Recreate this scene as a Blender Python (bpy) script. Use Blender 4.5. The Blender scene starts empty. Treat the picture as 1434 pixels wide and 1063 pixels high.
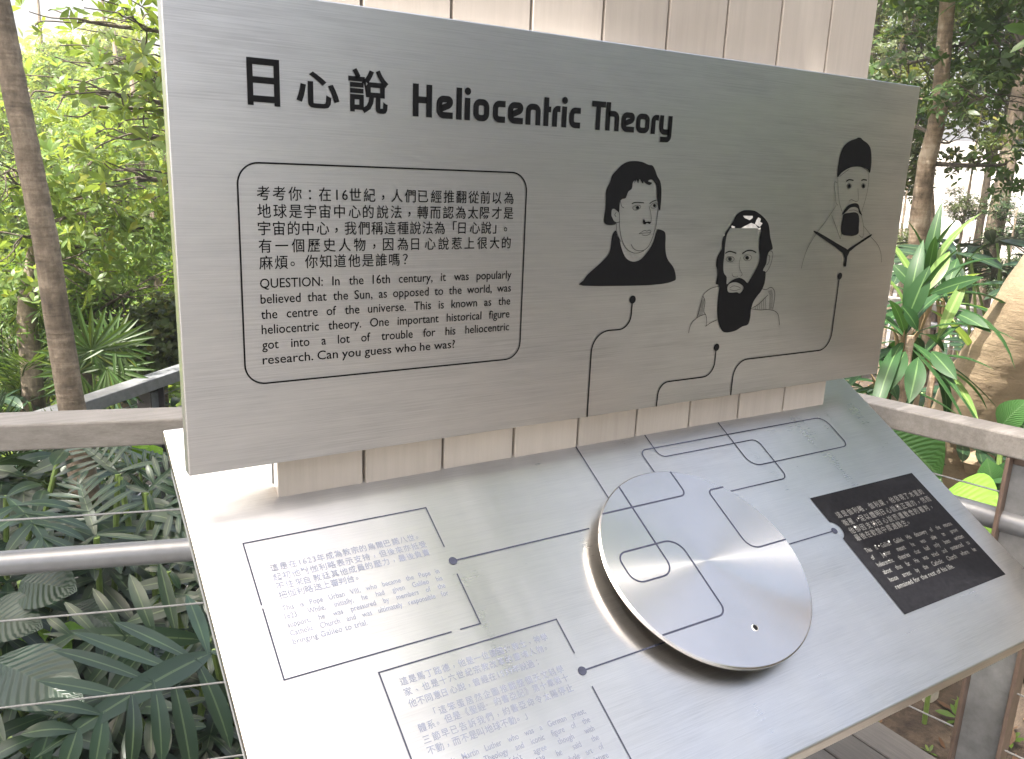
import bpy, bmesh, math, random
import numpy as np
from mathutils import Vector, Matrix

# ------------------------------------------------------------------ camera, world, sun, exposure
scene = bpy.context.scene
col = scene.collection
G = 1.10                                   # height of the header panel's lower edge above the deck
CAM = np.array([-0.1867, -1.04624, 1.49209])
YAW, PITCH, ROLL, FPX = -0.56514, 0.24757, 0.04043, 1163.85
_ca, _sa, _cb, _sb = math.cos(YAW), math.sin(YAW), math.cos(PITCH), math.sin(PITCH)
_r0 = np.array([_ca, _sa, 0.0]); _f = np.array([-_sa*_cb, _ca*_cb, -_sb]); _u0 = np.cross(_r0, _f)
_R = _r0*math.cos(ROLL) + _u0*math.sin(ROLL); _U = -_r0*math.sin(ROLL) + _u0*math.cos(ROLL)
cam_data = bpy.data.cameras.new('camera'); cam = bpy.data.objects.new('camera', cam_data); col.objects.link(cam)
cam_data.sensor_width = 36; cam_data.sensor_fit = 'HORIZONTAL'; cam_data.lens = 36*FPX/1434
cam_data.clip_start = 0.02; cam_data.clip_end = 2000
cam.matrix_world = Matrix(((_R[0], _U[0], -_f[0], CAM[0]), (_R[1], _U[1], -_f[1], CAM[1]), (_R[2], _U[2], -_f[2], CAM[2]), (0, 0, 0, 1)))
scene.camera = cam

SUN_AZ, SUN_EL = math.radians(-100), math.radians(68)
world = bpy.data.worlds.new('World'); scene.world = world; world.use_nodes = True
nt = world.node_tree; bg = nt.nodes['Background']
sky = nt.nodes.new('ShaderNodeTexSky'); sky.sky_type = 'NISHITA'; sky.sun_disc = False
sky.sun_elevation = SUN_EL; sky.sun_rotation = SUN_AZ; sky.air_density = 1.2; sky.dust_density = 9.5; sky.ozone_density = 0.8
nt.links.new(sky.outputs[0], bg.inputs[0]); bg.inputs[1].default_value = 0.15
sd = bpy.data.lights.new('sun', 'SUN'); sd.energy = 4.8; sd.angle = math.radians(0.6); sd.color = (1.0, 0.96, 0.90)
sun = bpy.data.objects.new('sun', sd); col.objects.link(sun)
_sdir = Vector((math.cos(SUN_EL)*math.sin(SUN_AZ), math.cos(SUN_EL)*math.cos(SUN_AZ), math.sin(SUN_EL)))
sun.rotation_euler = _sdir.to_track_quat('Z', 'Y').to_euler(); sun.location = (0, 0, 12)
vs = scene.view_settings; vs.view_transform = 'Standard'; vs.look = 'None'; vs.gamma = 1.0; vs.use_curve_mapping = False
vs.exposure = 1.8
scene.render.engine = 'CYCLES'
scene.cycles.max_bounces = 8; scene.cycles.transparent_max_bounces = 8
scene.cycles.use_denoising = True

def at(px, py, d):
    """point d metres from the camera along the sight line through a pixel of the photograph"""
    v = _R*(px-717.0) - _U*(py-531.5) + _f*FPX
    return CAM + v/np.linalg.norm(v)*d

# ------------------------------------------------------------------ tagging helpers
def tag(o, label=None, cat=None, group=None, kind=None):
    if label: o['label'] = label
    if cat: o['category'] = cat
    if group: o['group'] = group
    if kind: o['kind'] = kind
    return o
def empty(name, loc=(0, 0, 0), rz=0):
    o = bpy.data.objects.new(name, None); o.empty_display_size = 0.1
    o.location = loc; o.rotation_euler = (0, 0, rz); col.objects.link(o); return o
def link(name, me, mat=None, parent=None, loc=(0, 0, 0), rot=(0, 0, 0)):
    o = bpy.data.objects.new(name, me); col.objects.link(o)
    if mat is not None and len(me.materials) == 0: me.materials.append(mat)
    o.parent = parent; o.location = loc; o.rotation_euler = rot
    return o
def copy_tree(o, parent=None):
    c = o.copy(); col.objects.link(c); c.parent = parent
    for ch in list(o.children): copy_tree(ch, c)
    return c

# ------------------------------------------------------------------ materials
def mat_new(name):
    m = bpy.data.materials.new(name); m.use_nodes = True
    return m, m.node_tree, m.node_tree.nodes['Principled BSDF']
def N(t, typ, **kw):
    n = t.nodes.new(typ)
    for k, v in kw.items(): setattr(n, k, v)
    return n
def ramp(t, fac, stops):
    r = N(t, 'ShaderNodeValToRGB'); e = r.color_ramp.elements
    while len(e) < len(stops): e.new(0.5)
    for i, (p, c) in enumerate(stops):
        e[i].position = p; e[i].color = (c[0], c[1], c[2], 1) if hasattr(c, '__len__') else (c, c, c, 1)
    t.links.new(fac, r.inputs[0]); return r.outputs[0]
def noise(t, vec, scale, detail=4, rough=0.6, stretch=None):
    n = N(t, 'ShaderNodeTexNoise'); n.inputs['Scale'].default_value = scale
    n.inputs['Detail'].default_value = detail; n.inputs['Roughness'].default_value = rough
    if stretch:
        mp = N(t, 'ShaderNodeMapping'); mp.inputs['Scale'].default_value = stretch
        t.links.new(vec, mp.inputs[0]); vec = mp.outputs[0]
    t.links.new(vec, n.inputs['Vector']); return n.outputs['Fac']
def mth(t, op, a, b=None, c=None):
    n = N(t, 'ShaderNodeMath', operation=op)
    for i, v in enumerate((a, b, c)):
        if v is None: continue
        if isinstance(v, (int, float)): n.inputs[i].default_value = v
        else: t.links.new(v, n.inputs[i])
    return n.outputs[0]
def mixc(t, fac, a, b):
    n = N(t, 'ShaderNodeMix', data_type='RGBA')
    for i, v in ((0, fac), (6, a), (7, b)):
        if isinstance(v, (int, float)): n.inputs[i].default_value = v
        elif isinstance(v, tuple): n.inputs[i].default_value = (v[0], v[1], v[2], 1)
        else: t.links.new(v, n.inputs[i])
    return n.outputs[2]
def bump(t, h, b, strength=0.3, dist=0.002):
    n = N(t, 'ShaderNodeBump'); n.inputs['Strength'].default_value = strength; n.inputs['Distance'].default_value = dist
    t.links.new(h, n.inputs['Height']); t.links.new(n.outputs[0], b.inputs['Normal'])

def steel(name, stretch, tangent, base=(0.60, 0.60, 0.59), r0=0.26, r1=0.42, aniso=0.65, smudge=0.12, radial=False, streak=False):
    m, t, b = mat_new(name)
    tc = N(t, 'ShaderNodeTexCoord').outputs['Object']
    b.inputs['Metallic'].default_value = 1.0
    if radial:
        sx = N(t, 'ShaderNodeSeparateXYZ'); t.links.new(tc, sx.inputs[0])
        rad = mth(t, 'SQRT', mth(t, 'ADD', mth(t, 'MULTIPLY', sx.outputs[0], sx.outputs[0]), mth(t, 'MULTIPLY', sx.outputs[1], sx.outputs[1])))
        cb = N(t, 'ShaderNodeCombineXYZ'); t.links.new(rad, cb.inputs[0])
        fine = noise(t, cb.outputs[0], 1100, 3, 0.7)
        vt = N(t, 'ShaderNodeCombineXYZ'); t.links.new(sx.outputs[0], vt.inputs[0]); t.links.new(sx.outputs[1], vt.inputs[1])
        vx = N(t, 'ShaderNodeVectorTransform', vector_type='VECTOR', convert_from='OBJECT', convert_to='WORLD')
        t.links.new(vt.outputs[0], vx.inputs[0])
        nm = N(t, 'ShaderNodeVectorMath', operation='NORMALIZE'); t.links.new(vx.outputs[0], nm.inputs[0])
        t.links.new(nm.outputs[0], b.inputs['Tangent'])
    else:
        fine = noise(t, tc, 600, 3, 0.7, stretch)
        tg = N(t, 'ShaderNodeCombineXYZ')
        for i in range(3): tg.inputs[i].default_value = tangent[i]
        t.links.new(tg.outputs[0], b.inputs['Tangent'])
    mid = noise(t, tc, 14, 5, 0.65, (0.18, 1, 1) if not radial else None)
    big = noise(t, tc, 2.6, 4, 0.6, (0.5, 1, 1))
    k = mth(t, 'ADD', mth(t, 'MULTIPLY', fine, 0.55), mth(t, 'ADD', mth(t, 'MULTIPLY', mid, 0.6), mth(t, 'MULTIPLY', big, 0.5)))
    v = ramp(t, k, [(0.62, tuple(c*(1-smudge*1.5) for c in base)), (0.80, base), (1.0, tuple(min(1, c*(1+smudge)) for c in base))])
    t.links.new(v, b.inputs['Base Color'])
    mr = N(t, 'ShaderNodeMapRange'); mr.inputs[1].default_value = 0.5; mr.inputs[2].default_value = 1.1
    mr.inputs[3].default_value = r1; mr.inputs[4].default_value = r0
    t.links.new(k, mr.inputs[0]); t.links.new(mr.outputs[0], b.inputs['Roughness'])
    b.inputs['Anisotropic'].default_value = aniso
    if streak:                             # reflection streaks put into roughness and colour, running down the slope
        w = noise(t, tc, 9, 3, 0.55, (1.6, 0.22, 1))
        rr = mth(t, 'ADD', mr.outputs[0], mth(t, 'MULTIPLY', mth(t, 'SUBTRACT', w, 0.5), 0.16))
        t.links.new(rr, b.inputs['Roughness'])
        t.links.new(mixc(t, mth(t, 'MULTIPLY', mth(t, 'SUBTRACT', 0.62, w), 0.5), v, (0.40, 0.40, 0.395)), b.inputs['Base Color'])
    bump(t, fine, b, 0.30 if radial else (0.05 if streak else 0.12), 0.0004)
    return m
TH = math.atan(0.60818)                    # slope of the desk
M = {}
M['panel_steel'] = steel('brushed_panel_steel', (0.012, 1, 1), (0, 0, 1), r0=0.30, r1=0.44, base=(0.60, 0.592, 0.592), smudge=.16)
M['desk_steel'] = steel('brushed_desk_steel', (0.02, 1, 1), (0, math.cos(TH), math.sin(TH)), r0=0.27, r1=0.37, aniso=0.6, base=(0.58, 0.56, 0.53), streak=True)
M['disc_steel'] = steel('spun_disc_steel', None, None, r0=0.18, r1=0.23, aniso=0.92, base=(0.545, 0.525, 0.505), smudge=0.05, radial=True)
def ink(name, c, rough, speck=0.0):
    m, t, b = mat_new(name); tc = N(t, 'ShaderNodeTexCoord').outputs['Object']
    n = noise(t, tc, 90, 5, 0.7)
    t.links.new(ramp(t, n, [(0.3, tuple(x*0.75 for x in c)), (0.7, tuple(min(1, x*1.25+speck) for x in c))]), b.inputs['Base Color'])
    b.inputs['Roughness'].default_value = rough; b.inputs['Specular IOR Level'].default_value = 0.10
    return m
M['ink'] = ink('black_enamel', (0.004, 0.0042, 0.005), 0.45)
M['line_ink'] = ink('blue_black_enamel', (0.018, 0.02, 0.032), 0.6)
M['faded_ink'] = ink('faded_grey_blue_enamel', (0.10, 0.11, 0.145), 0.7)
M['plate'] = ink('black_plate_enamel', (0.007, 0.007, 0.0085), 0.42, 0.002); M['plate'].node_tree.nodes['Principled BSDF'].inputs['Specular IOR Level'].default_value = 0.05
M['plate_text'] = ink('dull_steel_lettering', (0.13, 0.13, 0.127), 0.5)
M['bare'] = ink('bare_bright_metal', (0.55, 0.54, 0.51), 0.35)

def wood(name, c0, c1, stretch, rough=0.6, sc=6.0, bst=0.25):
    m, t, b = mat_new(name); tc = N(t, 'ShaderNodeTexCoord').outputs['Object']
    oi = N(t, 'ShaderNodeObjectInfo').outputs['Random']
    ad = N(t, 'ShaderNodeVectorMath', operation='ADD'); t.links.new(tc, ad.inputs[0])
    cx = N(t, 'ShaderNodeCombineXYZ'); t.links.new(mth(t, 'MULTIPLY', oi, 37.0), cx.inputs[0]); t.links.new(mth(t, 'MULTIPLY', oi, 11.0), cx.inputs[2])
    t.links.new(cx.outputs[0], ad.inputs[1]); v = ad.outputs[0]
    g = noise(t, v, sc*12, 6, 0.7, stretch); s = noise(t, v, sc*0.6, 4, 0.6); f = noise(t, v, sc*60, 3, 0.7, stretch)
    k = mth(t, 'ADD', mth(t, 'MULTIPLY', g, 0.5), mth(t, 'ADD', mth(t, 'MULTIPLY', s, 0.3), mth(t, 'MULTIPLY', f, 0.2)))
    base = ramp(t, k, [(0.34, c0), (0.62, c1)])
    hv = N(t, 'ShaderNodeHueSaturation'); t.links.new(base, hv.inputs['Color'])
    t.links.new(mth(t, 'ADD', mth(t, 'MULTIPLY', oi, 0.18), 0.91), hv.inputs['Value'])
    t.links.new(hv.outputs[0], b.inputs['Base Color'])
    b.inputs['Roughness'].default_value = rough
    bump(t, mth(t, 'ADD', g, mth(t, 'MULTIPLY', f, 0.5)), b, bst, 0.0015)
    return m
M['plank'] = wood('whitewashed_plank', (0.38, 0.335, 0.29), (0.47, 0.42, 0.37), (1, 1, 0.05), 0.5, 5, 0.10)
M['rail_wood'] = wood('weathered_rail_timber', (0.15, 0.138, 0.122), (0.27, 0.255, 0.235), (0.05, 1, 1), 0.7, 6, 0.4)
M['deck_wood'] = wood('weathered_deck_timber', (0.07, 0.064, 0.058), (0.14, 0.128, 0.116), (1, 0.05, 1), 0.75, 6, 0.5)

def paint(name, c, rough=0.45, metal=0.0, sc=30, var=0.2, bst=0.08):
    m, t, b = mat_new(name); tc = N(t, 'ShaderNodeTexCoord').outputs['Object']
    n = noise(t, tc, sc, 5, 0.65)
    t.links.new(ramp(t, n, [(0.3, tuple(x*(1-var) for x in c)), (0.7, tuple(x*(1+var) for x in c))]), b.inputs['Base Color'])
    b.inputs['Roughness'].default_value = rough; b.inputs['Metallic'].default_value = metal
    bump(t, n, b, bst, 0.001); return m
M['tube'] = paint('grey_painted_tube', (0.20, 0.21, 0.225), 0.36, 0.3, 30, .08, 0.0)
M['post_brown'] = paint('brown_painted_steel', (0.15, 0.105, 0.08), 0.55)
M['post_grey'] = paint('grey_painted_steel', (0.21, 0.215, 0.22), 0.5, 0.2)
M['dark_steel'] = paint('dark_brown_steel', (0.055, 0.05, 0.048), 0.5)
M['cable'] = paint('stainless_cable', (0.30, 0.30, 0.29), 0.45, 0.8, 200)
M['concrete'] = paint('pale_sunlit_concrete', (0.62, 0.60, 0.57), 0.85, 0, 3, 0.12, 0.3)
M['path'] = paint('grey_path_concrete', (0.34, 0.33, 0.32), 0.9, 0, 4, 0.15, 0.3)
M['slab'] = paint('sandstone_slab', (0.42, 0.38, 0.32), 0.85, 0, 12, 0.25, 0.6)

def bark(name, stops, sc=8, stretch=(1, 1, 0.35), rings=False, bst=0.8):
    m, t, b = mat_new(name); tc = N(t, 'ShaderNodeTexCoord').outputs['Object']
    n1 = noise(t, tc, sc, 6, 0.7); n2 = noise(t, tc, sc*6, 5, 0.75, stretch)
    n3 = noise(t, tc, sc*3.5, 4, 0.6, (0.25, 0.25, 2.2))
    k = mth(t, 'ADD', mth(t, 'MULTIPLY', n1, 0.55), mth(t, 'ADD', mth(t, 'MULTIPLY', n2, 0.25), mth(t, 'MULTIPLY', n3, 0.2)))
    t.links.new(ramp(t, k, stops), b.inputs['Base Color']); b.inputs['Roughness'].default_value = 0.85
    h = mth(t, 'ADD', n2, mth(t, 'MULTIPLY', n3, 1.3))
    bump(t, h, b, bst, 0.006); return m
M['bark_grey'] = bark('mottled_grey_bark', [(0.38, (0.08, 0.066, 0.05)), (0.5, (0.21, 0.165, 0.118)), (0.60, (0.38, 0.31, 0.23))], 7)
M['bark_tan'] = bark('pale_tan_bark', [(0.34, (0.17, 0.12, 0.075)), (0.46, (0.25, 0.185, 0.115)), (0.64, (0.33, 0.255, 0.165))], 5, (1, 1, 1.6), bst=.55)
M['bark_brown'] = bark('brown_bark', [(0.38, (0.08, 0.058, 0.04)), (0.5, (0.30, 0.22, 0.15)), (0.60, (0.50, 0.40, 0.30))], 6)  # pale end stands for sunlit dapples on the slender trunk, put into the colour
M['twig'] = bark('thin_branch_bark', [(0.36, (0.05, 0.04, 0.03)), (0.6, (0.16, 0.13, 0.10))], 20)

def leafmat(name, c, trans=0.35, rough=0.42, var=0.35, hue=0.03, veins=None, yellow=0.12, spec=0.4):
    """leaf colour varies from leaf to leaf; veins = (midrib colour, side-vein frequency)"""
    m, t, b = mat_new(name)
    ri = N(t, 'ShaderNodeNewGeometry').outputs['Random Per Island']
    base = ramp(t, ri, [(0.0, tuple(x*(1-var) for x in c)), (0.5, c), (1-yellow, tuple(min(1, x*(1+var)) for x in c)), (1.0, (min(1, c[0]*2.6), c[1]*1.5, c[2]*0.9))])
    tc = N(t, 'ShaderNodeTexCoord')
    nn = noise(t, tc.outputs['Object'], 9, 4, 0.6)
    hs = N(t, 'ShaderNodeHueSaturation'); t.links.new(base, hs.inputs['Color'])
    t.links.new(mth(t, 'ADD', mth(t, 'MULTIPLY', nn, 0.5), 0.75), hs.inputs['Value'])
    t.links.new(mth(t, 'ADD', mth(t, 'MULTIPLY', mth(t, 'SUBTRACT', ri, 0.5), hue), 0.5), hs.inputs['Hue'])
    colr = hs.outputs[0]
    if veins:
        uv = N(t, 'ShaderNodeSeparateXYZ'); t.links.new(tc.outputs['UV'], uv.inputs[0])
        dv = mth(t, 'ABSOLUTE', mth(t, 'SUBTRACT', uv.outputs[1], 0.5))
        mid = mth(t, 'LESS_THAN', dv, veins[2] if len(veins) > 2 else 0.045)
        sv = mth(t, 'SINE', mth(t, 'MULTIPLY', mth(t, 'SUBTRACT', uv.outputs[0], mth(t, 'MULTIPLY', dv, 0.55)), veins[1]))
        svm = mth(t, 'MULTIPLY', mth(t, 'GREATER_THAN', sv, 0.93), 0.35)
        colr = mixc(t, svm, colr, veins[0]); colr = mixc(t, mth(t, 'MULTIPLY', mid, 0.8), colr, veins[0])
        bump(t, sv, b, 0.35, 0.003)
    t.links.new(colr, b.inputs['Base Color']); b.inputs['Roughness'].default_value = rough
    b.inputs['Specular IOR Level'].default_value = spec
    tr = N(t, 'ShaderNodeBsdfTranslucent')
    tcol = mixc(t, 0.5, colr, (min(1, c[0]*3.2), min(1, c[1]*2.6), c[2]*1.0))
    t.links.new(tcol, tr.inputs[0])
    mx = N(t, 'ShaderNodeMixShader'); mx.inputs[0].default_value = trans
    t.links.new(b.outputs[0], mx.inputs[1]); t.links.new(tr.outputs[0], mx.inputs[2])
    t.links.new(mx.outputs[0], t.nodes['Material Output'].inputs[0])
    return m
M['leaf_fresh'] = leafmat('fresh_whorled_leaf', (0.085, 0.15, 0.028), 0.45)
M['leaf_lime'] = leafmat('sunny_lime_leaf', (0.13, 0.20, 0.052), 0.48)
M['leaf_mid'] = leafmat('mid_green_leaf', (0.05, 0.095, 0.022), 0.35)
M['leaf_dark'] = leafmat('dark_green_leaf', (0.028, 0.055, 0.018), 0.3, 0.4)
M['leaf_olive'] = leafmat('olive_small_leaf', (0.06, 0.085, 0.025), 0.35, 0.45)
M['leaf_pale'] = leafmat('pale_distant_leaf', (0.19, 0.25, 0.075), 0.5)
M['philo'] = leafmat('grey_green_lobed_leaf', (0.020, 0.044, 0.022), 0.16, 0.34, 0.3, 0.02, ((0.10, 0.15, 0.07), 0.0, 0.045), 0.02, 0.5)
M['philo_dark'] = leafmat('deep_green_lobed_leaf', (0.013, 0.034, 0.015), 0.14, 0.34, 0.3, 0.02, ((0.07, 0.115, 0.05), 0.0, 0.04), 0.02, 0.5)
M['strap'] = leafmat('glossy_strap_leaf', (0.020, 0.058, 0.016), 0.22, 0.5, 0.3, 0.03, ((0.10, 0.18, 0.06), 0.0, 0.04), 0.06, 0.3)
M['strap_pale'] = leafmat('striped_pale_strap_leaf', (0.12, 0.20, 0.05), 0.35, 0.4, 0.3, 0.03, ((0.26, 0.34, 0.12), 0.0, 0.09), 0.1)
M['broad'] = leafmat('broad_ribbed_leaf', (0.045, 0.12, 0.03), 0.3, 0.42, 0.15, 0.02, ((0.10, 0.19, 0.07), 110.0, 0.03), 0.0)
M['pleated'] = leafmat('dark_pleated_leaf', (0.014, 0.034, 0.017), 0.12, 0.34, 0.2, 0.02, ((0.025, 0.05, 0.025), 70.0, 0.02), 0.0, 0.5)
M['broad_lime'] = leafmat('lime_broad_leaf', (0.16, 0.32, 0.035), 0.45, 0.45, 0.15, 0.02, ((0.20, 0.36, 0.08), 60.0, 0.03), 0.0)
M['dry'] = leafmat('dry_fallen_leaf', (0.13, 0.075, 0.038), 0.15, 0.7, 0.5, 0.03)
M['stalk'] = paint('pale_green_stalk', (0.16, 0.24, 0.06), 0.5)
M['dry_sheath'] = paint('dry_orange_sheath', (0.26, 0.18, 0.09), 0.7)

def ground_mat():
    m, t, b = mat_new('leaf_strewn_soil'); tc = N(t, 'ShaderNodeTexCoord').outputs['Object']
    a = noise(t, tc, 1.6, 6, 0.65); c = noise(t, tc, 26, 6, 0.75)
    k = mth(t, 'ADD', mth(t, 'MULTIPLY', a, 0.45), mth(t, 'MULTIPLY', c, 0.55))
    t.links.new(ramp(t, k, [(0.36, (0.02, 0.014, 0.010)), (0.5, (0.055, 0.038, 0.026)), (0.62, (0.11, 0.08, 0.052))]), b.inputs['Base Color'])
    b.inputs['Roughness'].default_value = 0.95; bump(t, c, b, 1.0, 0.02); return m
M['soil'] = ground_mat()

# ------------------------------------------------------------------ mesh helpers
def mesh_from(name, V, F, uv=None, mat=None, smooth=False):
    me = bpy.data.meshes.new(name)
    V = np.asarray(V, dtype=np.float32)
    if isinstance(F, np.ndarray):
        n, k = F.shape
        me.vertices.add(len(V)); me.vertices.foreach_set('co', V.ravel())
        me.loops.add(n*k); me.loops.foreach_set('vertex_index', F.astype(np.int32).ravel())
        me.polygons.add(n); me.polygons.foreach_set('loop_start', np.arange(0, n*k, k, dtype=np.int32))
        me.update(calc_edges=True)
    else:
        me.from_pydata(V.tolist(), [], F); me.update()
    if uv is not None:
        l = me.uv_layers.new(name='UVMap'); idx = np.zeros(len(me.loops), dtype=np.int32)
        me.loops.foreach_get('vertex_index', idx)
        l.data.foreach_set('uv', np.asarray(uv, dtype=np.float32)[idx].ravel())
    if smooth: me.polygons.foreach_set('use_smooth', np.ones(len(me.polygons), dtype=bool))
    if mat: me.materials.append(mat)
    return me
class MB:
    def __init__(s): s.V = []; s.F = []; s.UV = []
    def add(s, V, F, UV=None):
        o = len(s.V); s.V += [tuple(v) for v in V]; s.F += [tuple(i+o for i in f) for f in F]
        s.UV += list(UV) if UV is not None else [(0, 0)]*len(V)
    def box(s, x0, x1, y0, y1, z0, z1):
        s.add([(x0,y0,z0),(x1,y0,z0),(x1,y1,z0),(x0,y1,z0),(x0,y0,z1),(x1,y0,z1),(x1,y1,z1),(x0,y1,z1)],
              [(0,3,2,1),(4,5,6,7),(0,1,5,4),(1,2,6,5),(2,3,7,6),(3,0,4,7)])
    def tube(s, pts, rad, n=12, cap=True, wob=0.0, rng=None):
        P = [np.array(p, float) for p in pts]
        if not hasattr(rad, '__len__'): rad = [rad]*len(P)
        o = len(s.V); T0 = None; ref = None
        for i, p in enumerate(P):
            T = P[min(i+1, len(P)-1)] - P[max(i-1, 0)]; T = T/(np.linalg.norm(T)+1e-12)
            if ref is None:
                ref = np.array([0, 0, 1.0]) if abs(T[2]) < 0.9 else np.array([1.0, 0, 0])
            a = ref - T*(ref@T); a = a/np.linalg.norm(a); ref = a; b = np.cross(T, a)
            for k in range(n):
                th = 2*math.pi*k/n; r = rad[i]*(1 + (rng.uniform(-wob, wob) if rng else 0))
                s.V.append(tuple(p + (a*math.cos(th) + b*math.sin(th))*r)); s.UV.append((k/n, i))
        for i in range(len(P)-1):
            for k in range(n):
                s.F.append((o+i*n+k, o+i*n+(k+1) % n, o+(i+1)*n+(k+1) % n, o+(i+1)*n+k))
        if cap:
            s.F.append(tuple(o+k for k in range(n))[::-1]); s.F.append(tuple(o+(len(P)-1)*n+k for k in range(n)))
    def build(s, name, mat, parent=None, smooth=False, bevel=0, uv=True, loc=(0, 0, 0), rot=(0, 0, 0), segs=2):
        me = mesh_from(name, s.V, s.F, s.UV if uv else None, None, smooth)
        if bevel:
            bm = bmesh.new(); bm.from_mesh(me)
            bmesh.ops.bevel(bm, geom=bm.edges[:], offset=bevel, segments=segs, affect='EDGES', profile=0.5)
            bm.to_mesh(me); bm.free()
        o = link(name, me, mat, parent, loc, rot)
        if smooth: 
            try: me.set_sharp_from_angle(angle=math.radians(40))
            except Exception: pass
        return o
def catmull(P, n=6, closed=False):
    P = [np.array(p, float) for p in P]; L = len(P); out = []
    R = range(L) if closed else range(L-1)
    for i in R:
        if closed: a, b, c, d = P[i-1], P[i], P[(i+1) % L], P[(i+2) % L]
        else: a, b, c, d = P[max(i-1, 0)], P[i], P[i+1], P[min(i+2, L-1)]
        for k in range(n):
            t = k/n
            out.append(0.5*((2*b) + (-a+c)*t + (2*a-5*b+4*c-d)*t*t + (-a+3*b-3*c+d)*t**3))
    if not closed: out.append(P[-1])
    return out
def fillet(P, r, n=7, closed=False):
    """round the corners of a polyline"""
    P = [np.array(p, float) for p in P]; L = len(P); out = []
    for i, p in enumerate(P):
        if not closed and i in (0, L-1): out.append(p); continue
        a = P[i-1]-p; b = P[(i+1) % L]-p; la, lb = np.linalg.norm(a), np.linalg.norm(b)
        rr = min(r if not hasattr(r, '__len__') else r[i], la*0.5, lb*0.5)
        if rr < 1e-6: out.append(p); continue
        A, B = p+a/la*rr, p+b/lb*rr
        for k in range(n+1):
            t = k/n; u = 0.5523
            c1, c2 = A+(p-A)*u, B+(p-B)*u
            out.append((1-t)**3*A + 3*(1-t)**2*t*c1 + 3*(1-t)*t*t*c2 + t**3*B)
    return out
def ribbon(P, w, closed=False):
    """flat band of width w along 2-D points: vertices and quads"""
    P = [np.array(p, float)[:2] for p in P]
    Q = [P[0]]
    for p in P[1:]:
        if np.linalg.norm(p-Q[-1]) > 1e-6: Q.append(p)
    if closed and np.linalg.norm(Q[0]-Q[-1]) < 1e-6: Q.pop()
    P = Q; L = len(P); V = []
    for i, p in enumerate(P):
        a = P[i-1] if (i > 0 or closed) else None; b = P[(i+1) % L] if (i < L-1 or closed) else None
        d1 = (p-a)/np.linalg.norm(p-a) if a is not None else None; d2 = (b-p)/np.linalg.norm(b-p) if b is not None else None
        if d1 is None: d1 = d2
        if d2 is None: d2 = d1
        n1 = np.array([-d1[1], d1[0]]); n2 = np.array([-d2[1], d2[0]]); m = n1+n2; q = m@m
        m = m/q*2 if q > 0.4 else n1
        V.append(p+m*w/2); V.append(p-m*w/2)
    F = [(2*i, 2*i+1, (2*i+3) % (2*L), (2*i+2) % (2*L)) for i in range(L if closed else L-1)]
    return V, F
class Flat:
    """printed marks in a 2-D frame; to3 turns (x, y) into the parent part's own coordinates"""
    def __init__(s, to3): s.to3 = to3; s.mb = MB()
    def rib(s, P, w, closed=False, lift=0.0):
        V, F = ribbon(P, w, closed); s.mb.add([s.to3(v[0], v[1], lift) for v in V], [f[::-1] for f in F])
    def dot(s, x, y, r, n=20, lift=0.0002):
        s.mb.add([s.to3(x+r*math.cos(2*math.pi*k/n), y+r*math.sin(2*math.pi*k/n), lift) for k in range(n)], [tuple(range(n))])
    def poly(s, loops, lift=0.0):
        cu = bpy.data.curves.new('fill', 'CURVE'); cu.dimensions = '2D'; cu.fill_mode = 'BOTH'
        for L in loops:
            sp = cu.splines.new('POLY'); sp.points.add(len(L)-1); sp.use_cyclic_u = True
            for i, p in enumerate(L): sp.points[i].co = (p[0], p[1], 0, 1)
        s._curve(cu, lift)
    def _curve(s, cu, lift, fx=lambda x, y: (x, y)):
        o = bpy.data.objects.new('tmp', cu); col.objects.link(o)
        me = bpy.data.meshes.new_from_object(o.evaluated_get(bpy.context.evaluated_depsgraph_get()))
        V = [s.to3(*fx(v.co.x, v.co.y), lift) for v in me.vertices]
        s.mb.add(V, [tuple(p.vertices) for p in me.polygons])
        bpy.data.objects.remove(o); bpy.data.curves.remove(cu); bpy.data.meshes.remove(me)
    def done(s, name, mat, parent): return s.mb.build(name, mat, parent, uv=False)

_cache = {}
def glyphs(text, bold=0.0):
    """outline of a word as a mesh at size 1: verts, faces, left, right"""
    k = (text, bold)
    if k not in _cache:
        cu = bpy.data.curves.new('word', 'FONT'); cu.body = text; cu.resolution_u = 3; cu.offset = bold; cu.fill_mode = 'FRONT'
        o = bpy.data.objects.new('word', cu); col.objects.link(o)
        me = bpy.data.meshes.new_from_object(o.evaluated_get(bpy.context.evaluated_depsgraph_get()))
        V = [(v.co.x, v.co.y) for v in me.vertices]; F = [tuple(p.vertices) for p in me.polygons]
        bpy.data.objects.remove(o); bpy.data.curves.remove(cu); bpy.data.meshes.remove(me)
        xs = [v[0] for v in V] or [0]; _cache[k] = (V, F, min(xs), max(xs))
    return _cache[k]
def put(fl, text, x, y, sx, sy, bold=0.0, lift=0.0):
    V, F, a, b = glyphs(text, bold)
    fl.mb.add([fl.to3(x+(v[0]-a)*sx, y+v[1]*sy, lift) for v in V], F)
    return (b-a)*sx
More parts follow.
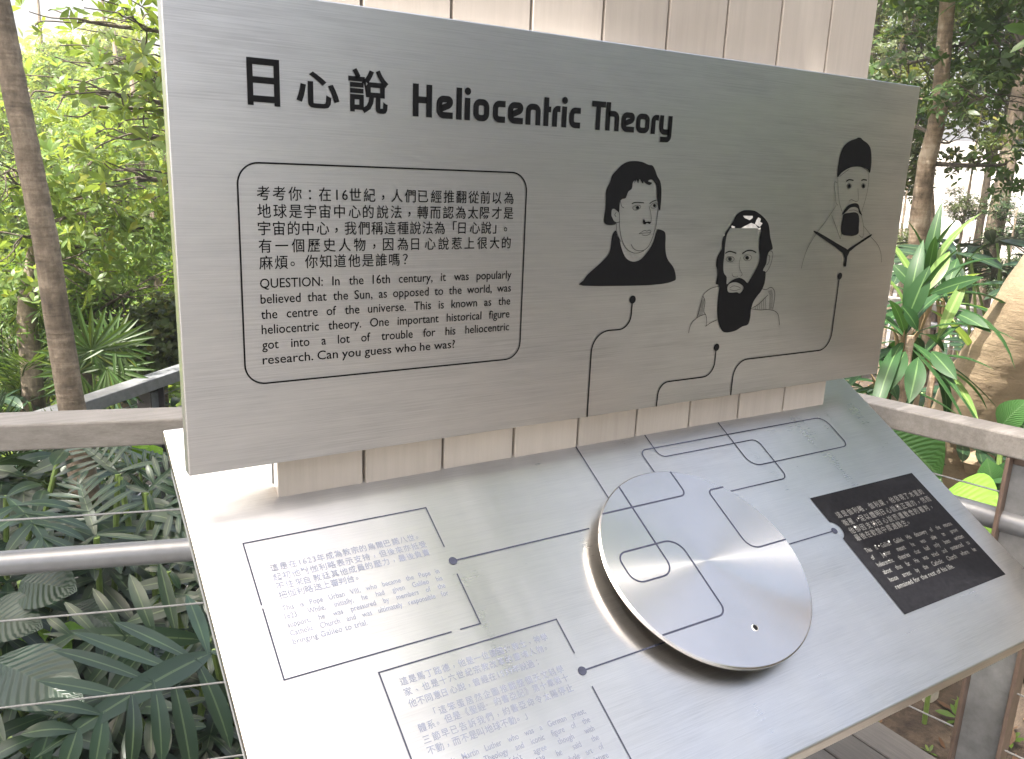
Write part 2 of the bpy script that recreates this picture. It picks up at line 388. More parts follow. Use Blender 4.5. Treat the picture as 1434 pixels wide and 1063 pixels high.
def cjk_line(fl, text, x0, x1, y, size, bold=0.0, narrow=1.0):
    """characters on an even pitch between x0 and x1; digits take half a cell; y is the line's centre"""
    w = [0.55 if ch.isascii() else 1.0 for ch in text]; tot = sum(w); pitch = (x1-x0)/(tot-0.12); x = x0
    for ch, k in zip(text, w):
        sx = size*narrow
        if ch.isascii(): V, F, a, b = glyphs(ch, bold); put(fl, ch, x+(pitch*k-(b-a)*sx)/2-pitch*0.04, y-size*0.36, sx, size, bold)
        elif ch in '，。、．·‧？：「」《》':
            V, F, a, b = glyphs(ch, bold); put(fl, ch, x+a*sx*0.9+(pitch*0.2 if ch in '，、：' else 0), y-size*0.36+(size*0.14 if ch in '，。、' else 0), sx, size, bold)
        else: put(fl, ch, x, y-size*0.38, sx, size, bold)
        x += pitch*k
def eng_line(fl, text, x0, x1, y, size, narrow, just=True, bold=0.0):
    ws = text.split(); sx = size*narrow
    W = [(glyphs(w, bold)[3]-glyphs(w, bold)[2])*sx for w in ws]
    gap = (x1-x0-sum(W))/max(1, len(ws)-1)
    if not just: gap = size*0.34
    if gap < size*0.16 or (not just):
        k = (x1-x0)/(sum(W)+size*0.30*(len(ws)-1)); sx *= k; W = [w*k for w in W]; gap = (x1-x0-sum(W))/max(1, len(ws)-1)
    x = x0
    for w, a in zip(ws, W): put(fl, w, x, y, sx, size, bold); x += a+gap
PORTRAIT_A=[('F',0,[[(6350,3179),(6349,3259),(6361,3395),(6355,3531),(6353,3665),(6420,3796),(6450,3891),(6544,3983),(6626,4053),(6739,4106),(6887,4123),(7039,4113),(7165,4077),(7259,4064),(7324,3986),(7370,3907),(7441,3828),(7479,3712),(7494,3548),(7494,3407),(7486,3359),(7449,3406),(7430,3500),(7411,3523),(7392,3640),(7370,3756),(7324,3806),(7267,3846),(7206,3840),(7192,3817),(7272,3800),(7229,3764),(7150,3779),(7094,3814),(7088,3784),(7056,3799),(7005,3850),(6981,3781),(6945,3837),(6905,3779),(6910,3825),(6874,3790),(6862,3699),(6797,3652),(6772,3594),(6747,3548),(6688,3536),(6668,3524),(6646,3501),(6637,3444),(6638,3329),(6601,3347),(6538,3381),(6495,3374),(6485,3317),(6496,3260),(6539,3203),(6587,3168),(6580,3141),(6486,3129),(6397,3141)]]),('F',0,[[(6598,3048),(6641,2960),(6686,2901),(6726,2795),(6781,2689),(6850,2604),(6947,2555),(7041,2545),(7148,2574),(7250,2656),(7335,2751),(7402,2870),(7449,3026),(7467,3062),(7559,3049),(7634,3013),(7659,2928),(7669,2783),(7701,2648),(7761,2548),(7872,2447),(7932,2358),(7967,2232),(7917,2196),(7755,2164),(7495,2149),(7143,2148),(6013,2189),(6021,2275),(6095,2365),(6233,2466),(6371,2568),(6481,2671),(6517,2775),(6526,2914),(6543,2995)]]),('S',4.0,[[(7447,3394),(7439,3264),(7429,3121),(7401,3026),(7366,2907),(7299,2788),(7211,2727),(7086,2719),(6990,2756),(6930,2826)],[(6647,3329),(6666,3122),(6700,2983),(6750,2865),(6836,2759),(6965,2692),(7090,2683),(7212,2717)],[(6582,3329),(6560,3306),(6556,3283),(6585,3260)],[(6496,3260),(6540,3196),(6602,3168),(6661,3180)],[(6596,3168),(6612,3053),(6650,2960),(6719,2866)],[(6646,3501),(6683,3421),(6730,3399)]]),('S',3.0,[[(6903,3401),(6954,3436),(7030,3444),(7072,3421),(7036,3383),(6946,3366),(6903,3401)],[(7279,3440),(7322,3475),(7400,3481),(7414,3441),(7376,3405),(7298,3405),(7279,3440)],[(7248,3428),(7290,3334),(7315,3240),(7307,3169)],[(7075,2992),(7149,3027),(7194,3046),(7243,3032),(7288,3050),(7332,3022),(7276,3008),(7183,3003),(7075,2992)],[(7139,2975),(7218,2960),(7295,2979),(7323,3015)]]),('S',7.0,[[(6884,3465),(6964,3487),(7134,3482)],[(7253,3470),(7318,3508),(7389,3525)]]),('F',0,[[(7043,3407),(7040,3394),(7028,3384),(7012,3381),(6994,3384),(6981,3393),(6975,3406),(6979,3419),(6990,3428),(7007,3432),(7024,3429),(7037,3419)]]),('F',0,[[(7391,3443),(7389,3430),(7378,3421),(7363,3417),(7347,3420),(7334,3430),(7328,3443),(7331,3456),(7342,3465),(7357,3469),(7373,3465),(7386,3456)]]),('F',0,[[(7159,3235),(7139,3192),(7153,3145),(7200,3141),(7229,3164),(7294,3145),(7321,3181),(7258,3188),(7196,3181)]])]
PORTRAIT_B=[('F',0,[[(9387,3375),(9532,3389),(9702,3377),(9822,3332),(9946,3268),(10079,3164),(10137,3045),(10179,2913),(10236,2806),(10277,2698),(10200,2667),(10158,2566),(10149,2432),(10083,2313),(10158,2284),(10171,2134),(10149,2026),(10088,1920),(10003,1841),(9923,1736),(9886,1601),(9888,1464),(9851,1328),(9702,1297),(9558,1237),(9410,1215),(9298,1214),(9200,1248),(9110,1362),(9056,1486),(9019,1674),(9012,1886),(9015,2044),(8971,2098),(8922,2113),(8939,2255),(8915,2372),(8881,2438),(8889,2566),(8946,2668),(8984,2731),(8975,2846),(9011,2973),(9102,3087),(9194,3201),(9252,3303)],[(9158,3074),(9396,3073),(9883,3072),(9900,2915),(9923,2704),(9964,2570),(9947,2437),(9857,2279),(9762,2149),(9713,2097),(9629,2153),(9509,2197),(9398,2188),(9293,2152),(9190,2095),(9172,2222),(9088,2303),(9058,2459),(9062,2614),(9054,2794),(9068,2947),(9126,3049)],[(9217,2036),(9263,2100),(9390,2122),(9525,2090),(9630,2020),(9585,1941),(9532,1916),(9472,1940),(9342,1938),(9247,1955)]]),('S',9.0,[[(9076,2640),(9180,2674),(9350,2637)],[(9500,2627),(9623,2680),(9756,2675),(9857,2639)]]),('S',3.0,[[(9108,2541),(9140,2571),(9205,2580),(9280,2568),(9314,2536),(9282,2501),(9211,2487),(9142,2509),(9108,2541)],[(9538,2553),(9573,2589),(9635,2603),(9712,2591),(9752,2553),(9721,2512),(9647,2498),(9577,2515),(9538,2553)],[(9465,2567),(9452,2450),(9487,2343),(9556,2262),(9516,2224)],[(9299,2283),(9317,2238),(9413,2214),(9447,2234)],[(9275,2020),(9362,2057),(9477,2039),(9556,2009)],[(9279,1994),(9412,1972),(9551,1996)]]),('F',0,[[(9255,2538),(9251,2521),(9237,2509),(9215,2505),(9193,2510),(9175,2523),(9167,2540),(9170,2556),(9184,2568),(9206,2573),(9228,2568),(9246,2555)]]),('F',0,[[(9685,2550),(9681,2532),(9667,2520),(9645,2516),(9621,2521),(9603,2534),(9594,2551),(9597,2568),(9612,2581),(9634,2585),(9657,2580),(9676,2567)]]),('S',4.0,[[(10145,2647),(10240,2664),(10295,2618),(10293,2510),(10264,2403),(10218,2323),(10161,2265)],[(10173,2593),(10217,2565),(10215,2458),(10165,2405)],[(9012,2065),(8853,2045),(8717,1991),(8638,1916),(8602,1788),(8545,1543),(8449,1470),(8392,1369),(8379,1269)],[(8640,1903),(8699,1809),(8692,1639),(8757,1557),(8793,1422),(8773,1357)],[(8772,1362),(8884,1416),(9048,1465)],[(8547,1529),(8631,1564),(8743,1578)],[(10077,1988),(10220,1955),(10333,1992),(10418,1961),(10472,1876),(10481,1709),(10464,1570)],[(9901,1628),(10067,1688),(10208,1791),(10296,1856)],[(9884,1615),(10123,1583),(10322,1578),(10530,1539),(10647,1448),(10708,1260)]]),('S',2.5,[[(9978,1661),(10003,1600)],[(10028,1691),(10058,1597)],[(10077,1721),(10114,1594)],[(10127,1752),(10169,1592)],[(10178,1782),(10225,1589)],[(10228,1812),(10281,1585)],[(10284,1925),(10353,1826),(10370,1581)],[(10311,1932),(10377,1825),(10394,1579)],[(10338,1939),(10401,1823),(10418,1578)],[(10364,1946),(10425,1822),(10443,1577)],[(8619,1873),(8607,1748),(8562,1555)],[(8638,1862),(8625,1748),(8594,1553)],[(8658,1850),(8643,1747),(8626,1551)],[(8677,1839),(8661,1746),(8658,1549)]])]
PEELED_B=[('F',0,[[(9418,3291),(9659,3289),(9665,3253),(9596,3215),(9461,3253)]]),('F',0,[[(9396,3073),(9465,3104),(9641,3168),(9758,3137),(9833,3072)]]),('F',0,[[(9806,3264),(9874,3241),(9865,3182),(9933,3163),(9872,3093),(9738,3150),(9765,3215)]]),('F',0,[[(9159,3120),(9245,3104),(9242,3074),(9160,3084)]]),('F',0,[[(9189,3312),(9229,3308),(9225,3287),(9196,3287)]]),('F',0,[[(8986,2973),(9015,2968),(9011,2947),(8989,2950)]]),('F',0,[[(9829,3077),(9904,3083),(9887,3046),(9841,3049)]])]
PORTRAIT_C=[('F',0,[[(11828,4015),(11814,4248),(11827,4424),(11899,4580),(12054,4684),(12222,4732),(12274,4756),(12361,4756),(12443,4717),(12603,4658),(12717,4551),(12784,4329),(12786,4124),(12696,4189),(12480,4227),(12297,4230),(12092,4178),(11931,4098)]]),('F',0,[[(12110,3322),(12181,3428),(12273,3506),(12434,3545),(12564,3524),(12640,3418),(12730,3316),(12622,3362),(12567,3445),(12450,3472),(12322,3452),(12227,3382)]]),('F',0,[[(12165,3336),(12320,3360),(12524,3371),(12638,3293),(12677,3083),(12689,2965),(12549,2919),(12400,2920),(12188,2954),(12141,3107),(12148,3244)]]),('F',0,[[(11411,2968),(11479,2996),(12343,2686),(12477,2684),(13036,2928),(13084,2898),(12500,2614),(12449,2340),(12368,2352),(12287,2588)]]),('S',1.8,[[(11844,4006),(11909,3763),(11992,3539),(12136,3336)],[(12749,4123),(12788,3918),(12762,3642),(12695,3372)],[(11850,3909),(11776,3929),(11771,3849),(11834,3717),(11890,3547),(11949,3502)],[(12483,3820),(12533,3661),(12534,3592),(12478,3578),(12416,3590),(12323,3612),(12272,3579)],[(12310,3406),(12462,3416),(12580,3385)],[(11902,3493),(11771,3334),(11571,3107),(11442,2986)],[(11811,3311),(12006,3061),(12156,2862)],[(12156,2862),(12177,2968)],[(12675,3363),(12828,3082),(12841,2893),(12719,2932)],[(12823,3106),(13075,2939)],[(12138,3866),(12200,3913),(12282,3870),(12220,3819),(12138,3866)],[(12567,3877),(12623,3924),(12707,3880),(12644,3828),(12567,3877)],[(11942,4111),(12124,4197),(12333,4231),(12541,4220),(12760,4137)],[(11889,4030),(12034,4114),(12144,4171)]]),('S',2.0,[[(11433,2968),(11231,2693),(11141,2407),(11135,2321)],[(13092,2897),(13352,2738),(13503,2556),(13563,2374)]]),('S',6.0,[[(12106,3947),(12185,3980),(12318,3970)],[(12551,3976),(12622,3992),(12720,3985)]]),('F',0,[[(12261,3865),(12259,3847),(12246,3833),(12225,3828),(12203,3832),(12184,3845),(12174,3863),(12176,3881),(12189,3894),(12210,3900),(12233,3895),(12251,3883)]]),('F',0,[[(12686,3875),(12684,3856),(12671,3843),(12650,3837),(12626,3842),(12607,3855),(12597,3873),(12599,3891),(12612,3905),(12633,3910),(12657,3906),(12676,3893)]])]# ------------------------------------------------------------------ THE SIGN
PLINTH_Y = 0.0252
sign = empty('information_sign', (0.70, 0.10, 0))
tag(sign, 'brushed steel information sign with upright title panel and sloping desk', 'information sign')
SB = Vector((0.70, 0.10, 0))
def rel(x, y, z): return (x-SB.x, y-SB.y, z-SB.z)

# upright header panel: folded steel tray 1.4 x 0.581, 22 mm deep
PW, PH = 1.400, 0.5812
m = MB(); m.box(0, PW, 0, 0.0225, 0, PH)
panel = m.build('header_panel', M['panel_steel'], sign, bevel=0.0016, loc=rel(0, 0, G), uv=False)
pan3 = lambda x, y, l: (x, -0.0007-l, y)

fl = Flat(pan3)
for ch, xa, xb in (('日', .0905, .1292), ('心', .1492, .2041), ('說', .2160, .2702)):
    V, F, a, b = glyphs(ch, 0.024); ys = [v[1] for v in V]; sx = (xb-xa)/(b-a); sy = (0.0535 if ch != '心' else 0.0425)/(max(ys)-min(ys))
    z0 = 0.4540 if ch != '心' else 0.4560
    fl.mb.add([pan3(xa+(v[0]-a)*sx, z0+(v[1]-min(ys))*sy, 0) for v in V], F)
    fl.done('title_character', M['ink'], panel); fl = Flat(pan3)
def letter(ch, xa, xb, base=0.4548, X=0.0292, C=0.0412, st=0.0084):
    h = st/2; l, r, b0, t0 = xa+h, xb-h, base+h, base+X-h; R = lambda P, c=False, rd=0.0062: fl.rib(fillet(P, rd, 5, c), st, c)
    if ch == 'H': R([(l+.001, base), (l+.001, base+C)]); R([(r-.001, base), (r-.001, base+C)]); fl.rib([(l, base+C*.52), (r, base+C*.52)], st*1.0, lift=.00005)
    elif ch in 'l': fl.rib([((l+r)/2, base), ((l+r)/2, base+C)], st)
    elif ch == 'i': fl.rib([((l+r)/2, base), ((l+r)/2, base+X)], st); fl.dot((l+r)/2, base+C-.0035, .0049)
    elif ch == 'o': R([(l, b0), (r, b0), (r, t0), (l, t0)], True)
    elif ch == 'c': R([(xb, t0), (l, t0), (l, b0), (xb, b0)])
    elif ch == 'e': R([(l+.002, base+X*.42), (r, base+X*.62), (r, t0), (l, t0), (l, b0), (xb, b0)])
    elif ch == 'n': R([(l, base), (l, t0), (r, t0), (r, base)])
    elif ch == 'h': fl.rib([(l, base), (l, base+C)], st); R([(l, t0), (r, t0), (r, base)])
    elif ch == 'r': R([(l, base), (l, t0), (xb, t0)])
    elif ch == 't': fl.rib([(l, base), (l, base+C*.96)], st); fl.rib([(l, base+X*.80), (xb, base+X*.80)], st*.95, lift=.00005)
    elif ch == 'T': fl.rib([(xa, base+C-h), (xb, base+C-h)], st); fl.rib([((l+r)/2, base), ((l+r)/2, base+C-st)], st)
    elif ch == 'y': R([(l, base+X), (l, b0), (r, b0)]); R([(r, base+X), (r, base-.0115+h), (l-.001, base-.0115+h)])
for ch, a, b in [('H',.3039,.3339),('e',.3397,.3643),('l',.3698,.3777),('i',.3828,.3907),('o',.3961,.4213),('c',.4271,.4474),('e',.4519,.4770),('n',.4816,.5069),('t',.5125,.5249),('r',.5278,.5413),('i',.5444,.5530),('c',.5580,.5781),('T',.5981,.6241),('h',.6256,.6515),('e',.6562,.6821),('o',.6854,.7126),('r',.7164,.7311),('y',.7333,.7597)]:
    fl = Flat(pan3); letter(ch, a, b); fl.done('title_letter', M['ink'], panel)

fl = Flat(pan3)
for i, (t, x1) in enumerate([('考考你：在16世紀，人們已經推翻從前以為', .4676), ('地球是宇宙中心的說法，轉而認為太陽才是', .4678), ('宇宙的中心，我們稱這種說法為「日心說」。', .4678), ('有一個歷史人物，因為日心說惹上很大的', .4678), ('麻煩。你知道他是誰嗎？', .3083)]):
    cjk_line(fl, t, .0972, x1, (.3519, .3305, .3094, .2878, .2670)[i], .0186, 0.004, 0.95)
for i, (t, x1, j) in enumerate([('QUESTION: In the 16th century, it was popularly', .4680, 1), ('believed that the Sun, as opposed to the world, was', .4680, 1), ('the centre of the universe. This is known as the', .4676, 1), ('heliocentric theory. One important historical figure', .4673, 1), ('got into a lot of trouble for his heliocentric', .4674, 1), ('research. Can you guess who he was?', .3756, 0)]):
    eng_line(fl, t, .0973, x1, (.2352, .2156, .1960, .1765, .1568, .1370)[i], .0172, 0.93, j, 0.004)
fl.done('question_lettering', M['ink'], panel)
fl = Flat(pan3)
fl.rib(fillet([(.0748, .1118), (.4882, .1118), (.4882, .3877), (.0748, .3877)], .026, 10, True), .0021, True)
fl.done('question_border', M['ink'], panel)
for P, d in (([(.7046, .1921), (.7044, .1435), (.6262, .1435), (.6262, .0005)], (.7048, .1921)),
             ([(.9092, .0957), (.9092, .0430), (.7790, .0430), (.7770, .0005)], (.9097, .0957)),
             ([(1.2290, .2138), (1.2290, .0667), (.9600, .0667), (.9593, .0005)], (1.2296, .2138))):
    fl = Flat(pan3); fl.rib(fillet(P, .034, 9), .0026); fl.dot(d[0], d[1], .0068); fl.done('connector_line', M['ink'], panel)

def draw(data, name, mat, unit, lift=0.0):
    fl = Flat(pan3)
    for kind, w, loops in data:
        if kind == 'F':
            fl.poly([[(a/1e4, b/1e4) for a, b in (catmull(L, 3, True) if len(L) > 9 else L)] for L in loops], lift)
        else:
            for L in loops: fl.rib([p/1e4 for p in catmull(L, 4)], w*unit, lift=lift+.00004)
    return fl.done(name, mat, panel)
o = draw(PORTRAIT_A, 'portrait', M['ink'], .00022); o['label'] = 'printed bust of a clean shaven man in a black collar'
o = draw(PORTRAIT_B, 'portrait', M['ink'], .00024); o['label'] = 'printed bust of a man with a long black beard'
for e in PEELED_B: draw([e], 'peeled_patch', M['bare'], .0002, .0003)
o = draw(PORTRAIT_C, 'portrait', M['ink'], .00040); o['label'] = 'printed bust of a goateed man in a tall black cap'

# timber tower behind the panel: nine planks on a core
XL, XR, PLN = 0.1173, 1.2700, 9
TOWER = 2.75
pw = (XR-XL)/PLN
for i in range(PLN):
    m = MB(); g = 0.0022
    m.box(XL+i*pw+g, XL+(i+1)*pw-g, 0, 0.020, 0, TOWER)
    m.build('plank', M['plank'], sign, bevel=0.0015, loc=rel(0, PLINTH_Y+random.Random(i).uniform(0, .0012), 0), uv=False)
m = MB(); m.box(XL+.003, XR-.003, 0.0215, 0.118, 0.0, TOWER-.01)
m.build('tower_core', M['dark_steel'], sign, loc=rel(0, PLINTH_Y, 0), uv=False)
for x in (XL, XR-.0):
    m = MB(); m.box(x-(.0 if x == XL else .012), x+(.012 if x == XL else 0), .0222, .125, 0, TOWER)
    m.build('side_plank', M['post_grey'], sign, bevel=.001, loc=rel(0, PLINTH_Y, 0), uv=False)  # shade of the tower sides put into the colour, greyer than the front planks

# sloping desk
DL = rel(0, PLINTH_Y, G-0.06015)
ST, CT = math.sin(TH), math.cos(TH)
def deskbox(mb, x0, x1, s0, s1, drop, h=0.0):
    t = [(x0, s0, h), (x1, s0, h), (x1, s1, h), (x0, s1, h)]
    b = [(x, s-drop*ST, h-drop*CT) for x, s, h in t]
    mb.add(t+b, [(0, 1, 2, 3), (7, 6, 5, 4), (0, 4, 5, 1), (1, 5, 6, 2), (2, 6, 7, 3), (3, 7, 4, 0)])
m = MB(); deskbox(m, -0.0037, 1.3990, -0.5573, 0.1500, 0.016)
desk = m.build('desk_top', M['desk_steel'], sign, bevel=0.0022, loc=DL, rot=(TH, 0, 0), uv=False)
m = MB(); deskbox(m, 0.004, 1.380, -0.515, 0.1450, 0.055, -0.0135)
m.build('desk_skirt', M['post_grey'], sign, loc=DL, rot=(TH, 0, 0), uv=False)
m = MB(); m.box(.30, .95, .46, .60, 0, .92)
m.build('pedestal', M['post_grey'], sign, bevel=.004, loc=rel(0, -.45, 0), uv=False)
dk3 = lambda x, y, l: (x, y, .0006+l)
def dflat(): return Flat(dk3)

fl = dflat(); fl.rib([(.0563, -.156), (.0563, -.0620), (.3190, -.0620), (.3190, -.1325)], .0019); fl.rib([(.3190, -.1780), (.3190, -.2575), (.2885, -.2575)], .0019)
fl.rib([(.2760, -.2575), (.0563, -.2575), (.0563, -.1605)], .0019)
fl.done('text_border', M['line_ink'], desk)
fl = dflat(); fl.rib([(.1655, -.486), (.1655, -.2820), (.4280, -.2820), (.4280, -.3350)], .0019); fl.rib([(.4280, -.3835), (.4280, -.486), (.1655, -.486)], .0019)
fl.done('text_border', M['line_ink'], desk)
fl = dflat()
for i, (t, x1) in enumerate([('這是在1623年成為教宗的烏爾巴諾八世。', .2945), ('起初他對伽利略表示支持，但後來亦抵受', .2950), ('不住來自教廷其他成員的壓力，最後負責', .2945), ('把伽利略送上審判台。', .1905)]):
    cjk_line(fl, t, .0797, x1, (-.1068, -.1212, -.1348, -.1482)[i], .0118, 0.002, .95)
for i, (t, x1, j) in enumerate([('This is Pope Urban VIII, who became the Pope in', .2955, 1), ('1623. While, initially, he had given Galileo his', .2955, 1), ('support, he was pressured by members of the', .2950, 1), ('Catholic Church and was ultimately responsible for', .2945, 1), ('bringing Galileo to trial.', .1745, 0)]):
    eng_line(fl, t, .0788, x1, -.1705-.0117*i, .0108, .80, j, .003)
fl.done('faded_lettering', M['faded_ink'], desk)
fl = dflat()
for i, (t, x0, x1) in enumerate([('這是馬丁路德，他是一位德國傳教士、神學', .1862, .4020), ('家、也是十六世紀宗教改革的靈魂人物。', .1862, .4000), ('他不同意日心說，曾經在1539年說過：', .1862, .3755), ('「這笨蛋居然企圖推翻整個天文科學', .2060, .4020), ('體系。但是《聖經‧約書亞記》第十章第十', .1866, .4020), ('三節早已告訴我們，約書亞命令太陽停止', .1866, .4015), ('不動，而不是叫地球不動。」', .1866, .3285)]):
    cjk_line(fl, t, x0, x1, (-.3012, -.3152, -.3302, -.3492, -.3616, -.3762, -.3895)[i], .0112, 0.002, .95)
for i, t in enumerate(['This is Martin Luther who was a German priest,', 'professor of Theology and iconic figure of the', "Reformation. He didn't agree though with", 'heliocentric theory. In 1539 he said the', 'following: "The fool will turn the whole art of', 'astronomy upside down. But as Holy Scripture']):
    eng_line(fl, t, .1866, .4010, -.4125-.0117*i, .0106, .80, 1, .003)
fl.done('faded_lettering', M['faded_ink'], desk)
# black text plate with a bite taken out round the dot
fl = dflat(); P = [(1.0330, -.2010), (1.3380, -.2030), (1.3385, -.4470), (1.0330, -.4460)]
bite = [(1.0330+.0185*math.sin(a)-.0045, -.2733-.0185*math.cos(a)) for a in np.linspace(.26, math.pi-.26, 14)]
fl.poly([P+bite], 0.0)
plate = fl.done('black_text_plate', M['plate'], desk)
fl = Flat(lambda x, y, l: (x, y, .0010+l))
for i, (t, x1) in enumerate([('這是伽利略．伽利萊，他發現了木星的', 1.3230), ('衛星，足以證明日心說是正確的，然而', 1.3244), ('他卻因支持日心說而遭教會的審判，', 1.3150), ('最後在軟禁中度過餘生。', 1.2250)]):
    cjk_line(fl, t, 1.0603, x1, (-.2470, -.2648, -.2818, -.2975)[i], .0142, 0.004, .95)
for i, (t, x1, j) in enumerate([('This is Galileo Galilei. His discovery of the moons', 1.319, 1), ('of Jupiter meant he was able to prove', 1.3192, 1), ('heliocentric theories that had only been written', 1.319, 1), ('about thus far. He was tried and sentenced to', 1.320, 1), ('house arrest by the Catholic Church where he', 1.320, 1), ('remained for the rest of his life.', 1.2295, 0)]):
    eng_line(fl, t, 1.0595, x1, (-.3290, -.3440, -.3590, -.3738, -.3893, -.4043)[i], .0128, .74, j, .004)
fl.done('plate_lettering', M['plate_text'], desk)
rs = random.Random(4)
for x, y in ((1.1045, -.2640), (1.0800, -.2780), (1.1300, -.2825), (1.0905, -.3215), (1.0980, -.3240), (1.1290, -.3220), (1.0950, -.3400), (1.0930, -.3540), (1.222, -.263)):
    fl = Flat(lambda x, y, l: (x, y, .0014+l)); n = 7; s = rs.uniform(.0012, .0030)
    fl.poly([[(x+s*rs.uniform(.5, 1.2)*math.cos(k*2*math.pi/n), y+s*rs.uniform(.5, 1.2)*math.sin(k*2*math.pi/n)) for k in range(n)]])
    fl.done('worn_patch', M['bare'], desk)
# connector lines on the desk
LW = .0023
fl = dflat(); fl.rib([(.6263, 0.0), (.6263, -.30)], LW); fl.done('connector_line', M['line_ink'], desk)
fl = dflat(); fl.rib(fillet([(.7785, 0.0), (.7785, -.0535), (1.0205, -.0535), (1.0205, -.1500), (.82, -.1500)], .015, 7), LW); fl.done('connector_line', M['line_ink'], desk)
fl = dflat(); fl.rib(fillet([(.9605, 0.0), (.9605, -.1105), (1.2360, -.1105), (1.2360, -.0312), (.7454, -.0312), (.7454, -.15)], [0, .024, .016, .024, .014, 0], 7), LW, lift=.00008); fl.done('connector_line', M['line_ink'], desk)
for x0, x1, y in ((.322, .56, -.1572), (.4258, .62, -.3605), (1.0284, .86, -.2733)):
    fl = dflat(); fl.rib([(x0, y), (x1, y)], LW, lift=.00004); fl.dot(x0, y, .0062); fl.done('connector_line', M['line_ink'], desk)

# turning disc on a spindle
DR, DH = .1765, .030
prof = [(0, 0), (DR-.0018, 0), (DR, -.0016), (DR, -.0062), (DR-.002, -.008), (0, -.008)]
n = 128; m = MB()
V = [(0, 0, 0)]; F = []
for r, z in prof[1:-1]: V += [(r*math.cos(2*math.pi*k/n), r*math.sin(2*math.pi*k/n), z) for k in range(n)]
V.append((0, 0, -.008)); L = len(prof)-2
for k in range(n):
    k2 = (k+1) % n; F.append((0, 1+k, 1+k2))
    for j in range(L-1): F.append((1+j*n+k, 1+(j+1)*n+k, 1+(j+1)*n+k2, 1+j*n+k2))
    F.append((1+(L-1)*n+k, len(V)-1, 1+(L-1)*n+k2))
m.add(V, F)
DC = (.7015, -.2738)
dw = Vector((DC[0], DC[1]*CT-DH*ST, DC[1]*ST+DH*CT)) + Vector(DL)
disc = m.build('turning_disc', M['disc_steel'], sign, loc=dw, rot=(TH, 0, 0), uv=False)
disc.data.polygons.foreach_set('use_smooth', [False]*len(disc.data.polygons))
m = MB(); m.tube([(0, 0, -.030), (0, 0, -.008)], [.045, .045], 40); m.build('spindle', M['post_grey'], sign, loc=dw, rot=(TH, 0, 0), uv=False)
dd = lambda: Flat(lambda x, y, l: (x-DC[0], y-DC[1], .0004+l))
def onrim(x, y, vx, vy):
    # slide a line's end to just inside the rim
    p = np.array([x-DC[0], y-DC[1]]); v = np.array([vx, vy], float); v /= np.linalg.norm(v); q = p@v
    return tuple(np.array([x, y]) + v*(-q+math.sqrt(max(0, q*q-(p@p)+(DR-.0012)**2))))
W2 = .0027
fl = dd(); fl.rib(fillet([onrim(.7477, -.15, 0, 1), (.7477, -.1545), onrim(.70, -.1545, -1, 0)], .012, 7), W2); fl.done('engraved_line', M['line_ink'], disc)
fl = dd(); fl.rib(fillet([onrim(.6322, -.2, 0, 1), (.6322, -.2785), (.5550, -.2785), (.5550, -.2252), (.6745, -.2252), (.6745, -.3605), onrim(.60, -.3605, -1, 0)], [0, .022, .020, .016, .026, .016, 0], 8), W2, lift=.00004); fl.done('engraved_line', M['line_ink'], disc)
fl = dd(); fl.rib(fillet([onrim(.80, -.1555, 1, 0), (.7942, -.1555), (.7942, -.2765), onrim(.85, -.2765, 1, 0)], [0, .010, .022, 0], 8), W2); fl.done('engraved_line', M['line_ink'], disc)
fl = dd(); fl.dot(.7045, -.3934, .0042, lift=0); fl.done('pin_hole', M['ink'], disc)
m = MB(); m.tube([(.7045-DC[0], -.3934-DC[1], 0), (.7045-DC[0], -.3934-DC[1], .0012)], [.0053, .0047], 24, cap=False); m.build('hole_collar', M['bare'], disc, uv=False)

# ------------------------------------------------------------------ DECK AND RAILINGS
def fence_y(x): return .775 - .306*(x+.20)       # line of the railing left of the sign
i = 0; bx = 1.853
deck = tag(empty('timber_deck', (0, 0, 0)), kind='structure')
bme = {}
while bx > -1.1:
    x1 = bx-.0035; x0 = bx-.1215+.0035; yb = min(fence_y(x0), .30 if x0 > 1.4 else 9) + .10
    for (ya, yc) in ((-6.2, -3.204), (-3.2, -1.30+.4*(i % 3)), (-1.296+.4*(i % 3), yb)):
        m = MB(); m.box(x0, x1, ya, yc, -.032, random.Random(i*7+3).uniform(-.0015, .0015))
        m.build('deck_board', M['deck_wood'], deck, bevel=.003, segs=1, uv=False)
    bx -= .1215; i += 1
m = MB(); m.box(-1.1, 1.83, -6.2, .2, -.20, -.04); m.build('deck_frame', M['dark_steel'], deck, uv=False)

